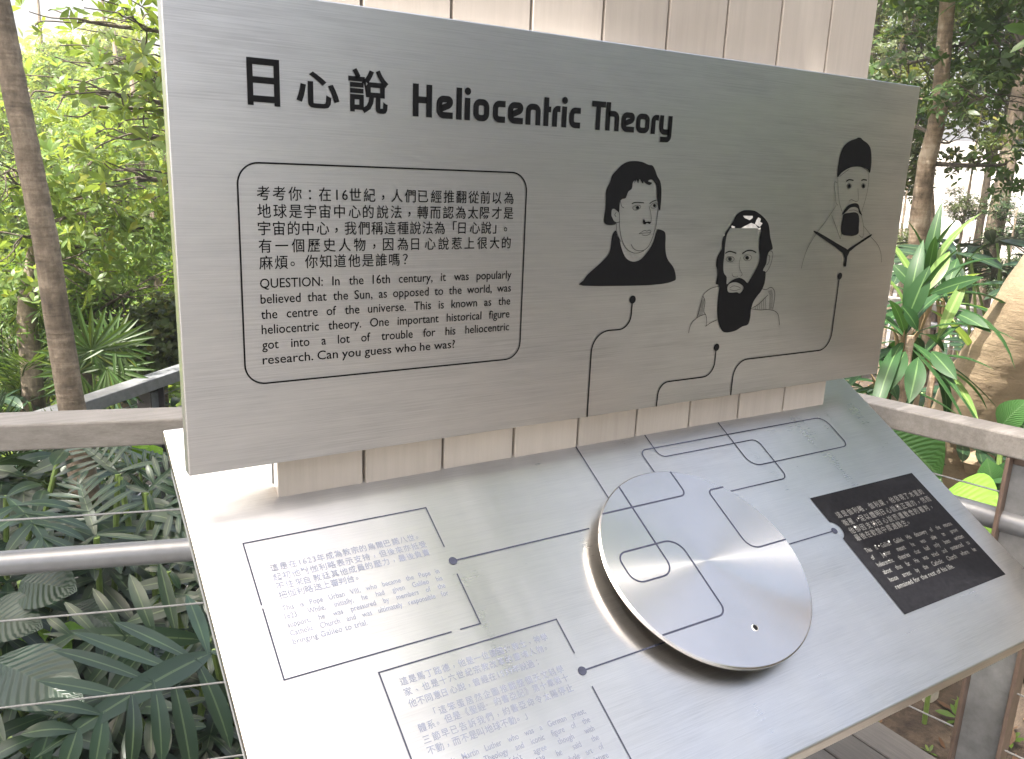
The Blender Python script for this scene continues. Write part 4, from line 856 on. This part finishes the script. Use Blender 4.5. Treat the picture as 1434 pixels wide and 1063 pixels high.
# big leaning trunk
T3 = [gnd(1337, 740, 4.15, -.1), g(1337, 700, 4.1), g(1338, 660, 4.05), g(1344, 615, 4.0), g(1372, 562, 3.9), g(1412, 500, 3.8), g(1466, 420, 3.7), g(1530, 330, 3.7), g(1620, 200, 3.8), g(1700, 0, 4.2)]
big = tree('leaning_tree', 'thick pale tan trunk leaning to the right behind the right handrail', 'tree', T3, [.18, .135, .13, .145, .155, .155, .155, .15, .14, .12],
     [blob(1700, -200, 4.8, 1.1), blob(1900, -100, 4.8, 1.1), blob(1800, -500, 5.2, 1.1)], 900, .16, W_BROAD, M['leaf_mid'], M['bark_tan'], 33, wob=.035, tn=36)
m = MB(); bb = np.array(big.location)
for k, (x, y, r) in enumerate(((1378, 650, .045), (1371, 642, .035), (1385, 655, .03))):
    p = at(x, y, 3.86)-bb; m.tube([p+np.array([0, .05, 0]), p, p-np.array([0, .02, 0])], [r*1.1, r, r*.5], 12, wob=.2, rng=rs)
m.build('burl', M['bark_tan'], big, smooth=True, uv=False)

# pale terraced retaining wall in the sun beyond the trees
wl = empty('retaining_wall', tuple(at(1360, 420, 14))); tag(wl, 'pale sunlit stepped concrete retaining wall behind the trees at right', 'wall')
w0 = np.array(wl.location); hd = math.atan2(1.0, -.5)
c0 = at(1150, 320, 13)-w0; c1 = at(1700, 320, 15.5)-w0; dw_ = (c1-c0); dw_[2] = 0; ln = np.linalg.norm(dw_); az = math.atan2(dw_[1], dw_[0])
for k in range(7):
    m = MB(); z0 = -2.2 if k == 0 else .45*k-.5; m.box(0, ln, k*.55, k*.55+ (.54 if k < 6 else .8), -2.2, .10+.36*k); 
    m.build('terrace_step', M['concrete'], wl, bevel=.02, segs=1, uv=False, loc=(c0[0], c0[1], at(1340, 420, 13)[2]-w0[2]), rot=(0, 0, az))
    m = MB(); m.box(-.03, ln+.03, k*.55-.03, k*.55+.02, .06+.36*k, .13+.36*k); m.build('coping', M['slab'], wl, uv=False, loc=(c0[0], c0[1], at(1340, 420, 13)[2]-w0[2]), rot=(0, 0, az))

# trees on the far side of the deck, behind and beside the viewer (unseen; they show in the steel, some added to shade it or the deck)
for i, (k, x, y, z, s) in enumerate([('mid', 5.8, -2.6, 1.6, 1.5), ('dark', 7.5, -4.5, 2.0, 2.0), ('dark', 4.0, -5.2, 1.5, 1.6), ('mid', -2.4, -4.6, 5.0, 1.5), ('fresh', -6.6, -7.5, .3, 1.6), ('mid', 3.2, -10.5, 1.2, 2.0), ('dark', 6.0, -9.5, 2.4, 3.0), ('fresh', -7.5, -3.0, .6, 1.6), ('dark', 10.5, -.5, 2.2, 2.4), ('fresh', 2.8, -.85, 5.5, .95), ('mid', -1.8, -7.6, 5.6, 1.5), ('dark', 4.6, -3.4, .9, 1.1), ('mid', -1.25, -2.9, 5.4, .85)]):
    c, tr, br = PC[k]; lab = ['leafy tree beside the deck past the right handrail', 'dark tree further past the right handrail', 'tree behind the deck to the right', 'tall unseen tree added to shade the deck from the left', 'low fresh green tree behind the deck to the left', 'green tree straight behind the deck', 'large dark tree behind the deck at far right', 'fresh green tree far left behind the deck', 'large dark tree well beyond the right handrail', 'airy unseen tree added above the right handrail to dim the desk', 'tall unseen tree added to shade the far end of the deck', 'low dark unseen tree added behind the right handrail to darken the panel', 'small crowned unseen tree added to shade the deck before the sign'][i]
    root = empty('unseen_tree', (x, y, z-s*.6), i); tag(root, lab, 'tree', 'trees around the deck')
    for nm, me in (('crown', c), ('trunk', tr), ('branches', br)):
        o = link(nm, me, None, root); o.scale = (s, s, s if nm != 'trunk' else max(s, (z-s*.6+.6)/1.5))

# ------------------------------------------------------------------ PLANTS, RIGHT
def rosette(root, C, n, L, w, mat, rs, elev=(10, 75), pale=0.0, az=None, pn='leaf'):
    C = np.array(C, float)
    for k in range(n):
        a = (k*2.4+rs.uniform(-.3, .3)) if az is None else az[k % len(az)]; e = math.radians(elev[0]+(elev[1]-elev[0])*(k+.5)/n); l = L*rs.uniform(.75, 1.1)
        d = np.array([math.cos(a)*math.cos(e), math.sin(a)*math.cos(e), math.sin(e)])
        tip = C+d*l-np.array([0, 0, 1])*l*.55*math.cos(e)**2
        leaf_part(root, lambda mb: blade(mb, C+np.array([0, 0, .03*k/n]), tip, (0, 0, 1) if e < 1.2 else (d[0]*-1, d[1]*-1, .3), w*rs.uniform(.6, 1.1), 9, .26, rs.uniform(.04, .2), rs.uniform(.4, .55)), mat if rs.random() > pale else M['strap_pale'], pn)
def dracaena(label, px, py, d, L, w, n, seed, pale=.12, elev=(-25, 80), mat='strap'):
    c = at(px, py, d); b = (c[0]+.05, c[1]+.03, hgt(c[0], c[1])-.05); root = plant('strap_leaved_plant', label, 'plant', b, 'long leaved plants right of the panel')
    rs = random.Random(seed); local_stalk(root, b, c, .014, .02, 'stem', M['bark_brown'])
    m = MB(); bb = np.array(b)
    for k in range(7):
        a = k*.9; q = c-bb; m.tube([q-np.array([0, 0, .10]), q+np.array([.03*math.cos(a), .03*math.sin(a), .02]), q+np.array([.05*math.cos(a), .05*math.sin(a), .05])], [.008, .006, .001], 5)
    m.build('leaf_sheath', M['dry_sheath'], root, smooth=True, uv=False)
    rosette(root, c, n, L, w, M[mat], rs, elev, pale); return root
dracaena('tall strap leaved plant with upright pale yellow green top leaves, beside the panel corner', 1292, 430, 3.5, .40, .026, 17, 51, .35, (-10, 85))
dracaena('strap leaved plant just right of the panel edge with broad drooping green leaves', 1266, 480, 3.15, .36, .027, 17, 52, .05, (-45, 80))
dracaena('strap leaved plant low between the panel and the leaning trunk', 1290, 510, 3.4, .32, .024, 15, 53, .08, (-40, 60))
dracaena('small dark strap leaved plant right above the handrail corner', 1236, 545, 3.2, .28, .026, 10, 54, 0, (-35, 50), 'strap')
dracaena('strap leaved plant behind the others with leaves arching over the far railing', 1322, 428, 3.9, .38, .026, 11, 55, .2, (0, 70))
# individually placed leaves that read clearly
hero = plant('strap_leaved_plant', 'long leaved plant with glossy blades hanging over the right handrail', 'plant', gnd(1275, 560, 3.05), 'long leaved plants right of the panel')
for (x0, y0, x1, y1, w, dd0, dd1, mt) in [(1268, 492, 1236, 556, 0.034, 3.05, 2.9, 'strap'), (1286, 500, 1273, 565, 0.032, 3.0, 2.88, 'strap'), (1304, 492, 1340, 532, 0.027, 3.05, 2.95, 'strap'), (1268, 455, 1302, 372, 0.032, 3.1, 3.1, 'strap'), (1330, 436, 1388, 466, 0.024, 3.2, 3.1, 'strap'),
        (1302, 412, 1378, 388, 0.024, 3.25, 3.15, 'strap'), (1312, 476, 1356, 384, .020, 3.15, 3.2, 'strap_pale'), (1295, 410, 1330, 352, .026, 3.3, 3.4, 'strap_pale'), (1282, 405, 1250, 370, 0.027, 3.3, 3.3, 'strap'), (1285, 462, 1262, 428, 0.024, 3.05, 3.0, 'strap')]:
    A_, B_ = at(x0, y0, dd0), at(x1, y1, dd1); toc = CAM-A_; toc /= np.linalg.norm(toc)
    leaf_part(hero, lambda mb: blade(mb, A_, B_, toc+np.array([rs.uniform(-.4, .4), 0, .5]), w, 9, .2, .06, .5), M[mt])
local_stalk(hero, tuple(hero.location), at(1275, 470, 3.08), .013, .02, 'stem', M['bark_brown'])
br = plant('broad_leaved_plant', 'large ribbed banana like leaf below the right handrail beside the desk edge', 'plant', gnd(1285, 700, 2.75))
leaf_part(br, lambda mb: blade(mb, at(1222, 588, 2.55), at(1318, 668, 2.65), (CAM-at(1280, 640, 2.6))*.7+np.array([0, 0, .6]), .115, 12, .12, .05, .45), M['broad'])
leaf_part(br, lambda mb: blade(mb, at(1262, 660, 2.75), at(1312, 720, 2.75), (CAM-at(1280, 640, 2.6))*.7+np.array([.3, 0, .6]), .07, 10, .12, .05, .5), M['broad'])
local_stalk(br, tuple(br.location), at(1222, 588, 2.55), .009, .1)
lm = plant('lime_leaved_plant', 'bright lime heart shaped leaves in front of the leaning trunk foot', 'plant', gnd(1345, 745, 2.9))
leaf_part(lm, lambda mb: blade(mb, at(1322, 690, 2.85), at(1398, 722, 2.75), (CAM-at(1350, 700, 2.8))*.6+np.array([0, 0, .9]), .10, 10, .15, .03, .42), M['broad_lime'])
leaf_part(lm, lambda mb: blade(mb, at(1335, 712, 2.8), at(1392, 760, 2.65), (CAM-at(1350, 700, 2.8))*.6+np.array([.3, 0, .6]), .08, 10, .15, .05, .42), M['broad_lime'])
leaf_part(lm, lambda mb: blade(mb, at(1338, 690, 2.9), at(1322, 735, 2.8), (CAM-at(1350, 700, 2.8))*.6+np.array([-.3, 0, .6]), .06, 8, .15, .05, .42), M['broad_lime'])
local_stalk(lm, tuple(lm.location), at(1335, 712, 2.8), .008, .05)
gl = plant('glossy_leaved_plant', 'dark glossy leaves between the leaning trunk and the right post', 'plant', gnd(1410, 740, 3.4))
for k, (x0, y0, x1, y1, w, mt) in enumerate([(1392, 690, 1382, 642, .05, 'broad'), (1392, 694, 1432, 640, .045, 'strap'), (1388, 688, 1430, 690, .04, 'strap'), (1380, 668, 1425, 672, .035, 'strap'), (1400, 600, 1440, 560, .05, 'broad'), (1402, 592, 1445, 600, .05, 'strap'), (1410, 605, 1460, 620, .05, 'strap'), (1390, 700, 1370, 670, .04, 'strap')]):
    A_, B_ = at(x0, y0, 3.35), at(x1, y1, 3.3)
    leaf_part(gl, lambda mb: blade(mb, A_, B_, (CAM-A_)*.3+np.array([rs.uniform(-.3, .3), 0, .6]), w, 8, .2, .08, .45), M[mt])
local_stalk(gl, tuple(gl.location), at(1392, 692, 3.35), .01, .02); local_stalk(gl, tuple(gl.location), at(1404, 598, 3.35), .01, .02)

def philodendron(label, base, tips, L, seed, mat='philo', group='lobed leaved plants', lobes=6, ll=.5):
    """tips: world points of the leaf bases (end of the stalk) with leaf directions"""
    root = plant('lobed_leaved_plant', label, 'plant', base, group); rs = random.Random(seed)
    for A_, B_, up in tips:
        leaf_part(root, lambda mb: lobed(mb, A_, B_, up, lobes, ll, .062, .12, rs), M[mat])
        local_stalk(root, base, A_, .008, .18)
    return root
def philo_auto(label, px, py, d, n, L, seed, mat='philo', rad=.35, hh=.45, lobes=6):
    c = at(px, py, d); b = (c[0], c[1], min(hgt(c[0], c[1]), c[2]-.25)); rs = random.Random(seed); tips = []
    for k in range(n):
        a = k*2.4+seed; q = np.array([math.cos(a), math.sin(a), 0]); A_ = c+q*rad*rs.uniform(.3, 1)+np.array([0, 0, rs.uniform(-.12, .15)])
        l = L*rs.uniform(.75, 1.1); B_ = A_+q*l*.85-np.array([0, 0, 1])*l*rs.uniform(.1, .6)
        tips.append((A_, B_, np.array([q[0]*.3, q[1]*.3, 1.0])+np.array([rs.uniform(-.3, .3), rs.uniform(-.5, .1), 0])))
    return philodendron(label, b, tips, L, seed, mat, lobes=lobes)
philo_auto('lobed leaved plant with grey green leaves above the far right railing', 1408, 372, 5.2, 8, .55, 61, rad=.4)
philo_auto('lobed leaved plant with grey green leaves at the right picture edge behind the trunk', 1450, 350, 5.6, 7, .55, 62, rad=.4)
philo_auto('lobed leaved plant low behind the far right railing', 1370, 470, 8.2, 7, .6, 63, 'philo_dark', rad=.5)
philo_auto('lobed leaved plant behind the long leaved plants', 1300, 560, 4.6, 8, .5, 64, 'philo_dark', rad=.4)
philo_auto('lobed leaved plant under the panel right corner', 1225, 590, 4.0, 7, .5, 65, 'philo_dark', rad=.35)

# ------------------------------------------------------------------ PLANTS, LEFT FOREGROUND
toc = lambda p, z=.8: (CAM-np.array(p))*.45+np.array([0, 0, z])
def placed(label, base, L, seed, mat='philo', lobes=6, ll=.5, lw=.062):
    root = plant('lobed_leaved_plant', label, 'plant', base, 'lobed leaved plants'); rs_ = random.Random(seed)
    for (x0, y0, d0, x1, y1, d1, z) in L:
        A_, B_ = at(x0, y0, d0), at(x1, y1, d1)
        leaf_part(root, lambda mb: lobed(mb, A_, B_, toc(A_, z), lobes, ll, lw, .10, rs_, (80, 30)), M[mat])
        local_stalk(root, base, A_, .009, .12)
    return root
placed('lobed leaved plant whose largest grey green leaf hangs at the bottom left beside the desk', gnd(330, 1000, 2.75), [(300, 912, 2.35, 48, 1062, 2.05, .5), (322, 872, 2.5, 232, 690, 2.75, .3)], 71, lobes=7, ll=.46, lw=.052)
placed('lobed leaved plant with three upright finger lobes under the left tube rail', gnd(260, 960, 2.7), [(292, 896, 2.45, 60, 888, 2.45, .2)], 72, lobes=6, ll=.5, lw=.050)
placed('lobed leaved plant with a pale veined leaf crossing the upper left cable', gnd(140, 900, 2.9), [(135, 752, 2.6, 108, 668, 2.75, .1), (165, 664, 2.75, 105, 618, 2.9, .6)], 73, lobes=8, ll=.62, lw=.045)
placed('lobed leaved plant between the slim trunk and the desk corner', gnd(225, 900, 2.8), [(168, 668, 2.75, 225, 640, 2.8, .4), (205, 690, 2.7, 262, 640, 2.7, .4), (210, 705, 2.75, 275, 735, 2.6, .8)], 74, lobes=6)
placed('lobed leaved plant beside the desk edge below the tube rail', gnd(290, 930, 2.7), [(235, 800, 2.55, 275, 745, 2.6, .3), (225, 830, 2.6, 320, 845, 2.5, .8), (262, 880, 2.6, 330, 930, 2.4, .8)], 75, 'philo_dark', lobes=6)
br2 = plant('broad_leaved_plant', 'plant with dark pleated oval leaves at the left edge under the tube rail', 'plant', gnd(60, 930, 2.9))
for (x0, y0, d0, x1, y1, d1, w) in [(28, 815, 2.6, 108, 828, 2.5, .075), (-30, 860, 2.6, 60, 880, 2.5, .07), (-10, 925, 2.5, 118, 990, 2.3, .085), (100, 850, 2.7, 160, 880, 2.6, .05), (20, 760, 2.8, -30, 800, 2.7, .05)]:
    A_, B_ = at(x0, y0, d0), at(x1, y1, d1)
    leaf_part(br2, lambda mb: blade(mb, A_, B_, toc(A_, .6), w, 12, .12, .06, .45), M['pleated']); local_stalk(br2, tuple(br2.location), A_, .008, .15)
sm = plant('seedling_plant', 'small light green curly leaved seedling behind the lower left cables', 'plant', gnd(70, 960, 2.7))
rs3 = random.Random(3)
for k in range(12):
    a = rs3.uniform(0, 6.28); A_ = at(55+rs3.uniform(-25, 35), 905+rs3.uniform(-30, 30), 2.62); B_ = A_+np.array([math.cos(a), math.sin(a), rs3.uniform(-.2, .5)])*rs3.uniform(.05, .09)
    leaf_part(sm, lambda mb: blade(mb, A_, B_, (0, -.5, 1), .018, 5, .3, .12, .4), M['broad_lime'])
    if k % 4 == 0: local_stalk(sm, tuple(sm.location), A_, .003, .1)
ye = plant('seedling_plant', 'yellow green young leaves beside the desk corner under the handrail', 'plant', gnd(215, 760, 3.2))
for (x0, y0, x1, y1, w) in [(190, 640, 205, 616, .03), (205, 642, 228, 628, .03), (212, 660, 205, 640, .03), (190, 640, 186, 660, .02)]:
    leaf_part(ye, lambda mb: blade(mb, at(x0, y0, 3.0), at(x1, y1, 3.0), (0, -1, .5), w, 6, .2, .08, .5), M['broad_lime'])
local_stalk(ye, tuple(ye.location), at(195, 645, 3.0), .004, .05)
# understory filling the slope between deck and lower walkway
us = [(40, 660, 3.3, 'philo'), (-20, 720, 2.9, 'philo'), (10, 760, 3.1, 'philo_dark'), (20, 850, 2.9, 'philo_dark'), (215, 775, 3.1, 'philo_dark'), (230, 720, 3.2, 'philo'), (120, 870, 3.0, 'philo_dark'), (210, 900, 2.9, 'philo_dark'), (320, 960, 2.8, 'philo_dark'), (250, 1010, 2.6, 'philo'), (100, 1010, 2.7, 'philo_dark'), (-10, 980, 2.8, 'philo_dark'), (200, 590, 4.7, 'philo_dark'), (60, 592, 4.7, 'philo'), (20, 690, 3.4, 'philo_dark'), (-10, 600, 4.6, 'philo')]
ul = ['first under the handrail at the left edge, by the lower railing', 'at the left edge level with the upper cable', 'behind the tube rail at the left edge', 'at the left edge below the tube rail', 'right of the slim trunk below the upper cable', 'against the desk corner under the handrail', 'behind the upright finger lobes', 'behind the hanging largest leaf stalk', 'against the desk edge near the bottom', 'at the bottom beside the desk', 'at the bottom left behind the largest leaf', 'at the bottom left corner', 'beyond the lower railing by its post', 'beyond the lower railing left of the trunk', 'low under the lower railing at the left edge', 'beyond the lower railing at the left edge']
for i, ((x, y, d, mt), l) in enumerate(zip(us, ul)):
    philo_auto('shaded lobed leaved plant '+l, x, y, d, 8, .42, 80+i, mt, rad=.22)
# feather and fan palms
def palm(label, px, py, d, n, L, seed, mat='leaf_mid', elev=(5, 70)):
    c = at(px, py, d); b = (c[0], c[1], min(hgt(c[0], c[1]), c[2])-.02); root = plant('feather_palm', label, 'palm', b); rs_ = random.Random(seed)
    for k in range(n):
        a = k*2.4+seed; e = math.radians(elev[0]+(elev[1]-elev[0])*k/n); q = np.array([math.cos(a)*math.cos(e), math.sin(a)*math.cos(e), math.sin(e)])
        leaf_part(root, lambda mb: frond(mb, c, c+q*L*rs_.uniform(.8, 1.1), (0, 0, 1) if e < 1.1 else (-q[0], -q[1], .2), 20, .26, .014, .16, rs_), M[mat], 'frond')
    local_stalk(root, b, c+np.array([0, 0, .01]), .03, 0, 'stem', M['bark_brown'])
    return root
palm('feather palm with narrow dark fronds low behind the left handrail', 30, 575, 5.0, 11, .60, 91)
palm('feather palm under the lower railing left of the slim trunk', 30, 720, 3.5, 9, .5, 92, 'leaf_dark')
palm('feather palm between the slim trunk and the lower railing post', 175, 540, 5.0, 10, .5, 93)
palm('feather palm in the shade below the tube rail', 200, 830, 3.3, 9, .5, 94, 'leaf_dark')
fp = plant('fan_palm', 'fan palm with a round pleated leaf right of the slim trunk above the lower railing', 'palm', gnd(135, 600, 4.4))
rs4 = random.Random(6)
for (x, y, R_, ax) in [(128, 492, .26, (.2, 0, 1)), (150, 515, .22, (.8, 0, .5)), (110, 520, .2, (-.7, 0, .5)), (160, 480, .18, (.6, .3, .8))]:
    c = at(x, y, 4.2)
    leaf_part(fp, lambda mb: fan(mb, c, ax, (CAM-c)*.3+np.array([0, 0, .5]), R_, 22, rs4), M['leaf_mid']); local_stalk(fp, tuple(fp.location), c, .006, .02)

# walkway slab below the far railing, small step stone, litter
m = MB(); A_, B_ = np.array(fA), np.array(fB); dd_ = (B_-A_)/np.linalg.norm(B_-A_); nn_ = np.array([-dd_[1], dd_[0]])
V = []
for z in (-.66, -.56):
    for p in (A_-dd_*2-nn_*.12, B_+dd_*2-nn_*.12, B_+dd_*2+nn_*1.5, A_-dd_*2+nn_*1.5): V.append((p[0], p[1], z))
m.add(V, [(0,3,2,1),(4,5,6,7),(0,1,5,4),(1,2,6,5),(2,3,7,6),(3,0,4,7)]); tag(m.build('path', M['path'], None, bevel=.01, uv=False), kind='structure')
def stone(label, px, py, d, r, seed):
    p = at(px, py, d); r_ = random.Random(seed); n = 9; m = MB(); z = hgt(p[0], p[1])
    ring = [(r*r_.uniform(.7, 1.1)*math.cos(k*6.283/n), r*r_.uniform(.6, .9)*math.sin(k*6.283/n)) for k in range(n)]
    m.add([(a, b, -.06) for a, b in ring]+[(a*.92, b*.92, .035) for a, b in ring], [tuple(range(n))[::-1], tuple(range(n, 2*n))]+[(k, (k+1) % n, n+(k+1) % n, n+k) for k in range(n)])
    o = m.build('stone', M['slab'], None, bevel=.006, uv=False, loc=(p[0], p[1], z)); tag(o, label, 'stone'); return o
def hit_ground(px, py):
    lo, hi = .5, 12
    for _ in range(40):
        md = (lo+hi)/2; p = at(px, py, md)
        if p[2] > hgt(p[0], p[1]): lo = md
        else: hi = md
    return lo
stone('flat pale stone on the soil at the right edge below the sloping desk', 1432, 905, hit_ground(1432, 905), .13, 2)
stone('small brown stone on the soil in front of the deck edge', 1300, 975, hit_ground(1300, 975), .04, 3)
rng = np.random.default_rng(4)
P = []
for _ in range(5200):
    x = rng.uniform(1.5, 7); y = rng.uniform(-2.5, 5); P.append((x, y, hgt(x, y)+.006+rng.random()*.012))
for _ in range(1500):
    x = rng.uniform(-1.5, 2.2); y = rng.uniform(1.0, 5); P.append((x, y, hgt(x, y)+.008+rng.random()*.012))
P = np.array(P); lt = []
for k in range(5):
    V, F = whorl(random.Random(k), 1, .2, (0, 5), stem=.02, droop=rs.uniform(-.2, .2)); lt.append((V, F))
D = np.tile([0, 0, 1.0], (len(P), 1))+rng.normal(size=P.shape)*.35
V, F = scatter(lt, P, D, .03+.04*rng.random(len(P)), rng)
tag(link('leaf_litter', mesh_from('leaf_litter', V, F, mat=M['dry'])), 'brown dry leaves scattered on the soil', 'leaf litter', kind='stuff')
P = []
for _ in range(420):
    a = rng.normal(0, .35, 2); cx, cy = [(2.3, .5), (2.5, -.6), (3.0, 1.2), (3.4, 0), (2.1, 1.6), (4.2, .8)][rng.integers(0, 6)]
    x, y = cx+a[0], cy+a[1]; 
    if x > 1.95: P.append((x, y, hgt(x, y)))
P = np.array(P); V, F = scatter(W_BROAD, P, np.tile([0, 0, 1.0], (len(P), 1))+rng.normal(size=P.shape)*.2, .03+.05*rng.random(len(P)), rng)
tag(link('ground_cover', mesh_from('ground_cover', V, F, mat=M['leaf_fresh'])), 'small weeds sprouting through the leaf litter', 'ground cover', kind='stuff')
P = []
for _ in range(2600):
    x = rng.uniform(-2.5, 4.5); y = rng.uniform(1.1, 5.0)
    P.append((x, y, hgt(x, y)+rng.random()*.12))
for _ in range(4200):  # unseen undergrowth behind the deck, added to darken what the panel reflects
    x = rng.uniform(-9, 11); y = rng.uniform(-13, -.2)
    if x > 2.9 or x < -1.4 or y < -6.5: P.append((x, y, hgt(x, y)+rng.random()*.2))
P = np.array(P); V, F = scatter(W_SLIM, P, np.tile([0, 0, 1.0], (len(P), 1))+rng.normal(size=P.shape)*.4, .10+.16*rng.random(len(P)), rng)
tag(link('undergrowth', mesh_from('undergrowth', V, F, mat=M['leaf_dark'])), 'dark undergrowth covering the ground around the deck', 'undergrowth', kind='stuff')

P = []
for _ in range(5200):
    x = rng.uniform(-5, 8); y = rng.uniform(5, 15)
    P.append((x, y, hgt(x, y)+rng.random()*.25))
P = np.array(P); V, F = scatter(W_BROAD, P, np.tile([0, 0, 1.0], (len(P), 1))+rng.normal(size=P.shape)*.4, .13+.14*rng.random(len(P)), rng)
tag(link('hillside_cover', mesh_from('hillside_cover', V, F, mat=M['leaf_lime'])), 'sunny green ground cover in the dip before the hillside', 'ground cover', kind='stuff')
m, t, b = mat_new('glare_haze'); t.nodes.remove(b)  # haze volume added to imitate veiling glare over the far hillside
pv = N(t, 'ShaderNodeVolumePrincipled'); pv.inputs['Density'].default_value = 0.004; pv.inputs['Color'].default_value = (.97, .98, 1, 1); pv.inputs['Anisotropy'].default_value = 0.35
t.links.new(pv.outputs[0], t.nodes['Material Output'].inputs['Volume'])
mh = MB(); mh.box(-142, 144, -142, 144, -12, 24); tag(mh.build('haze', m, None, uv=False), 'thin haze added to wash out the distance like lens glare', 'haze', kind='stuff')
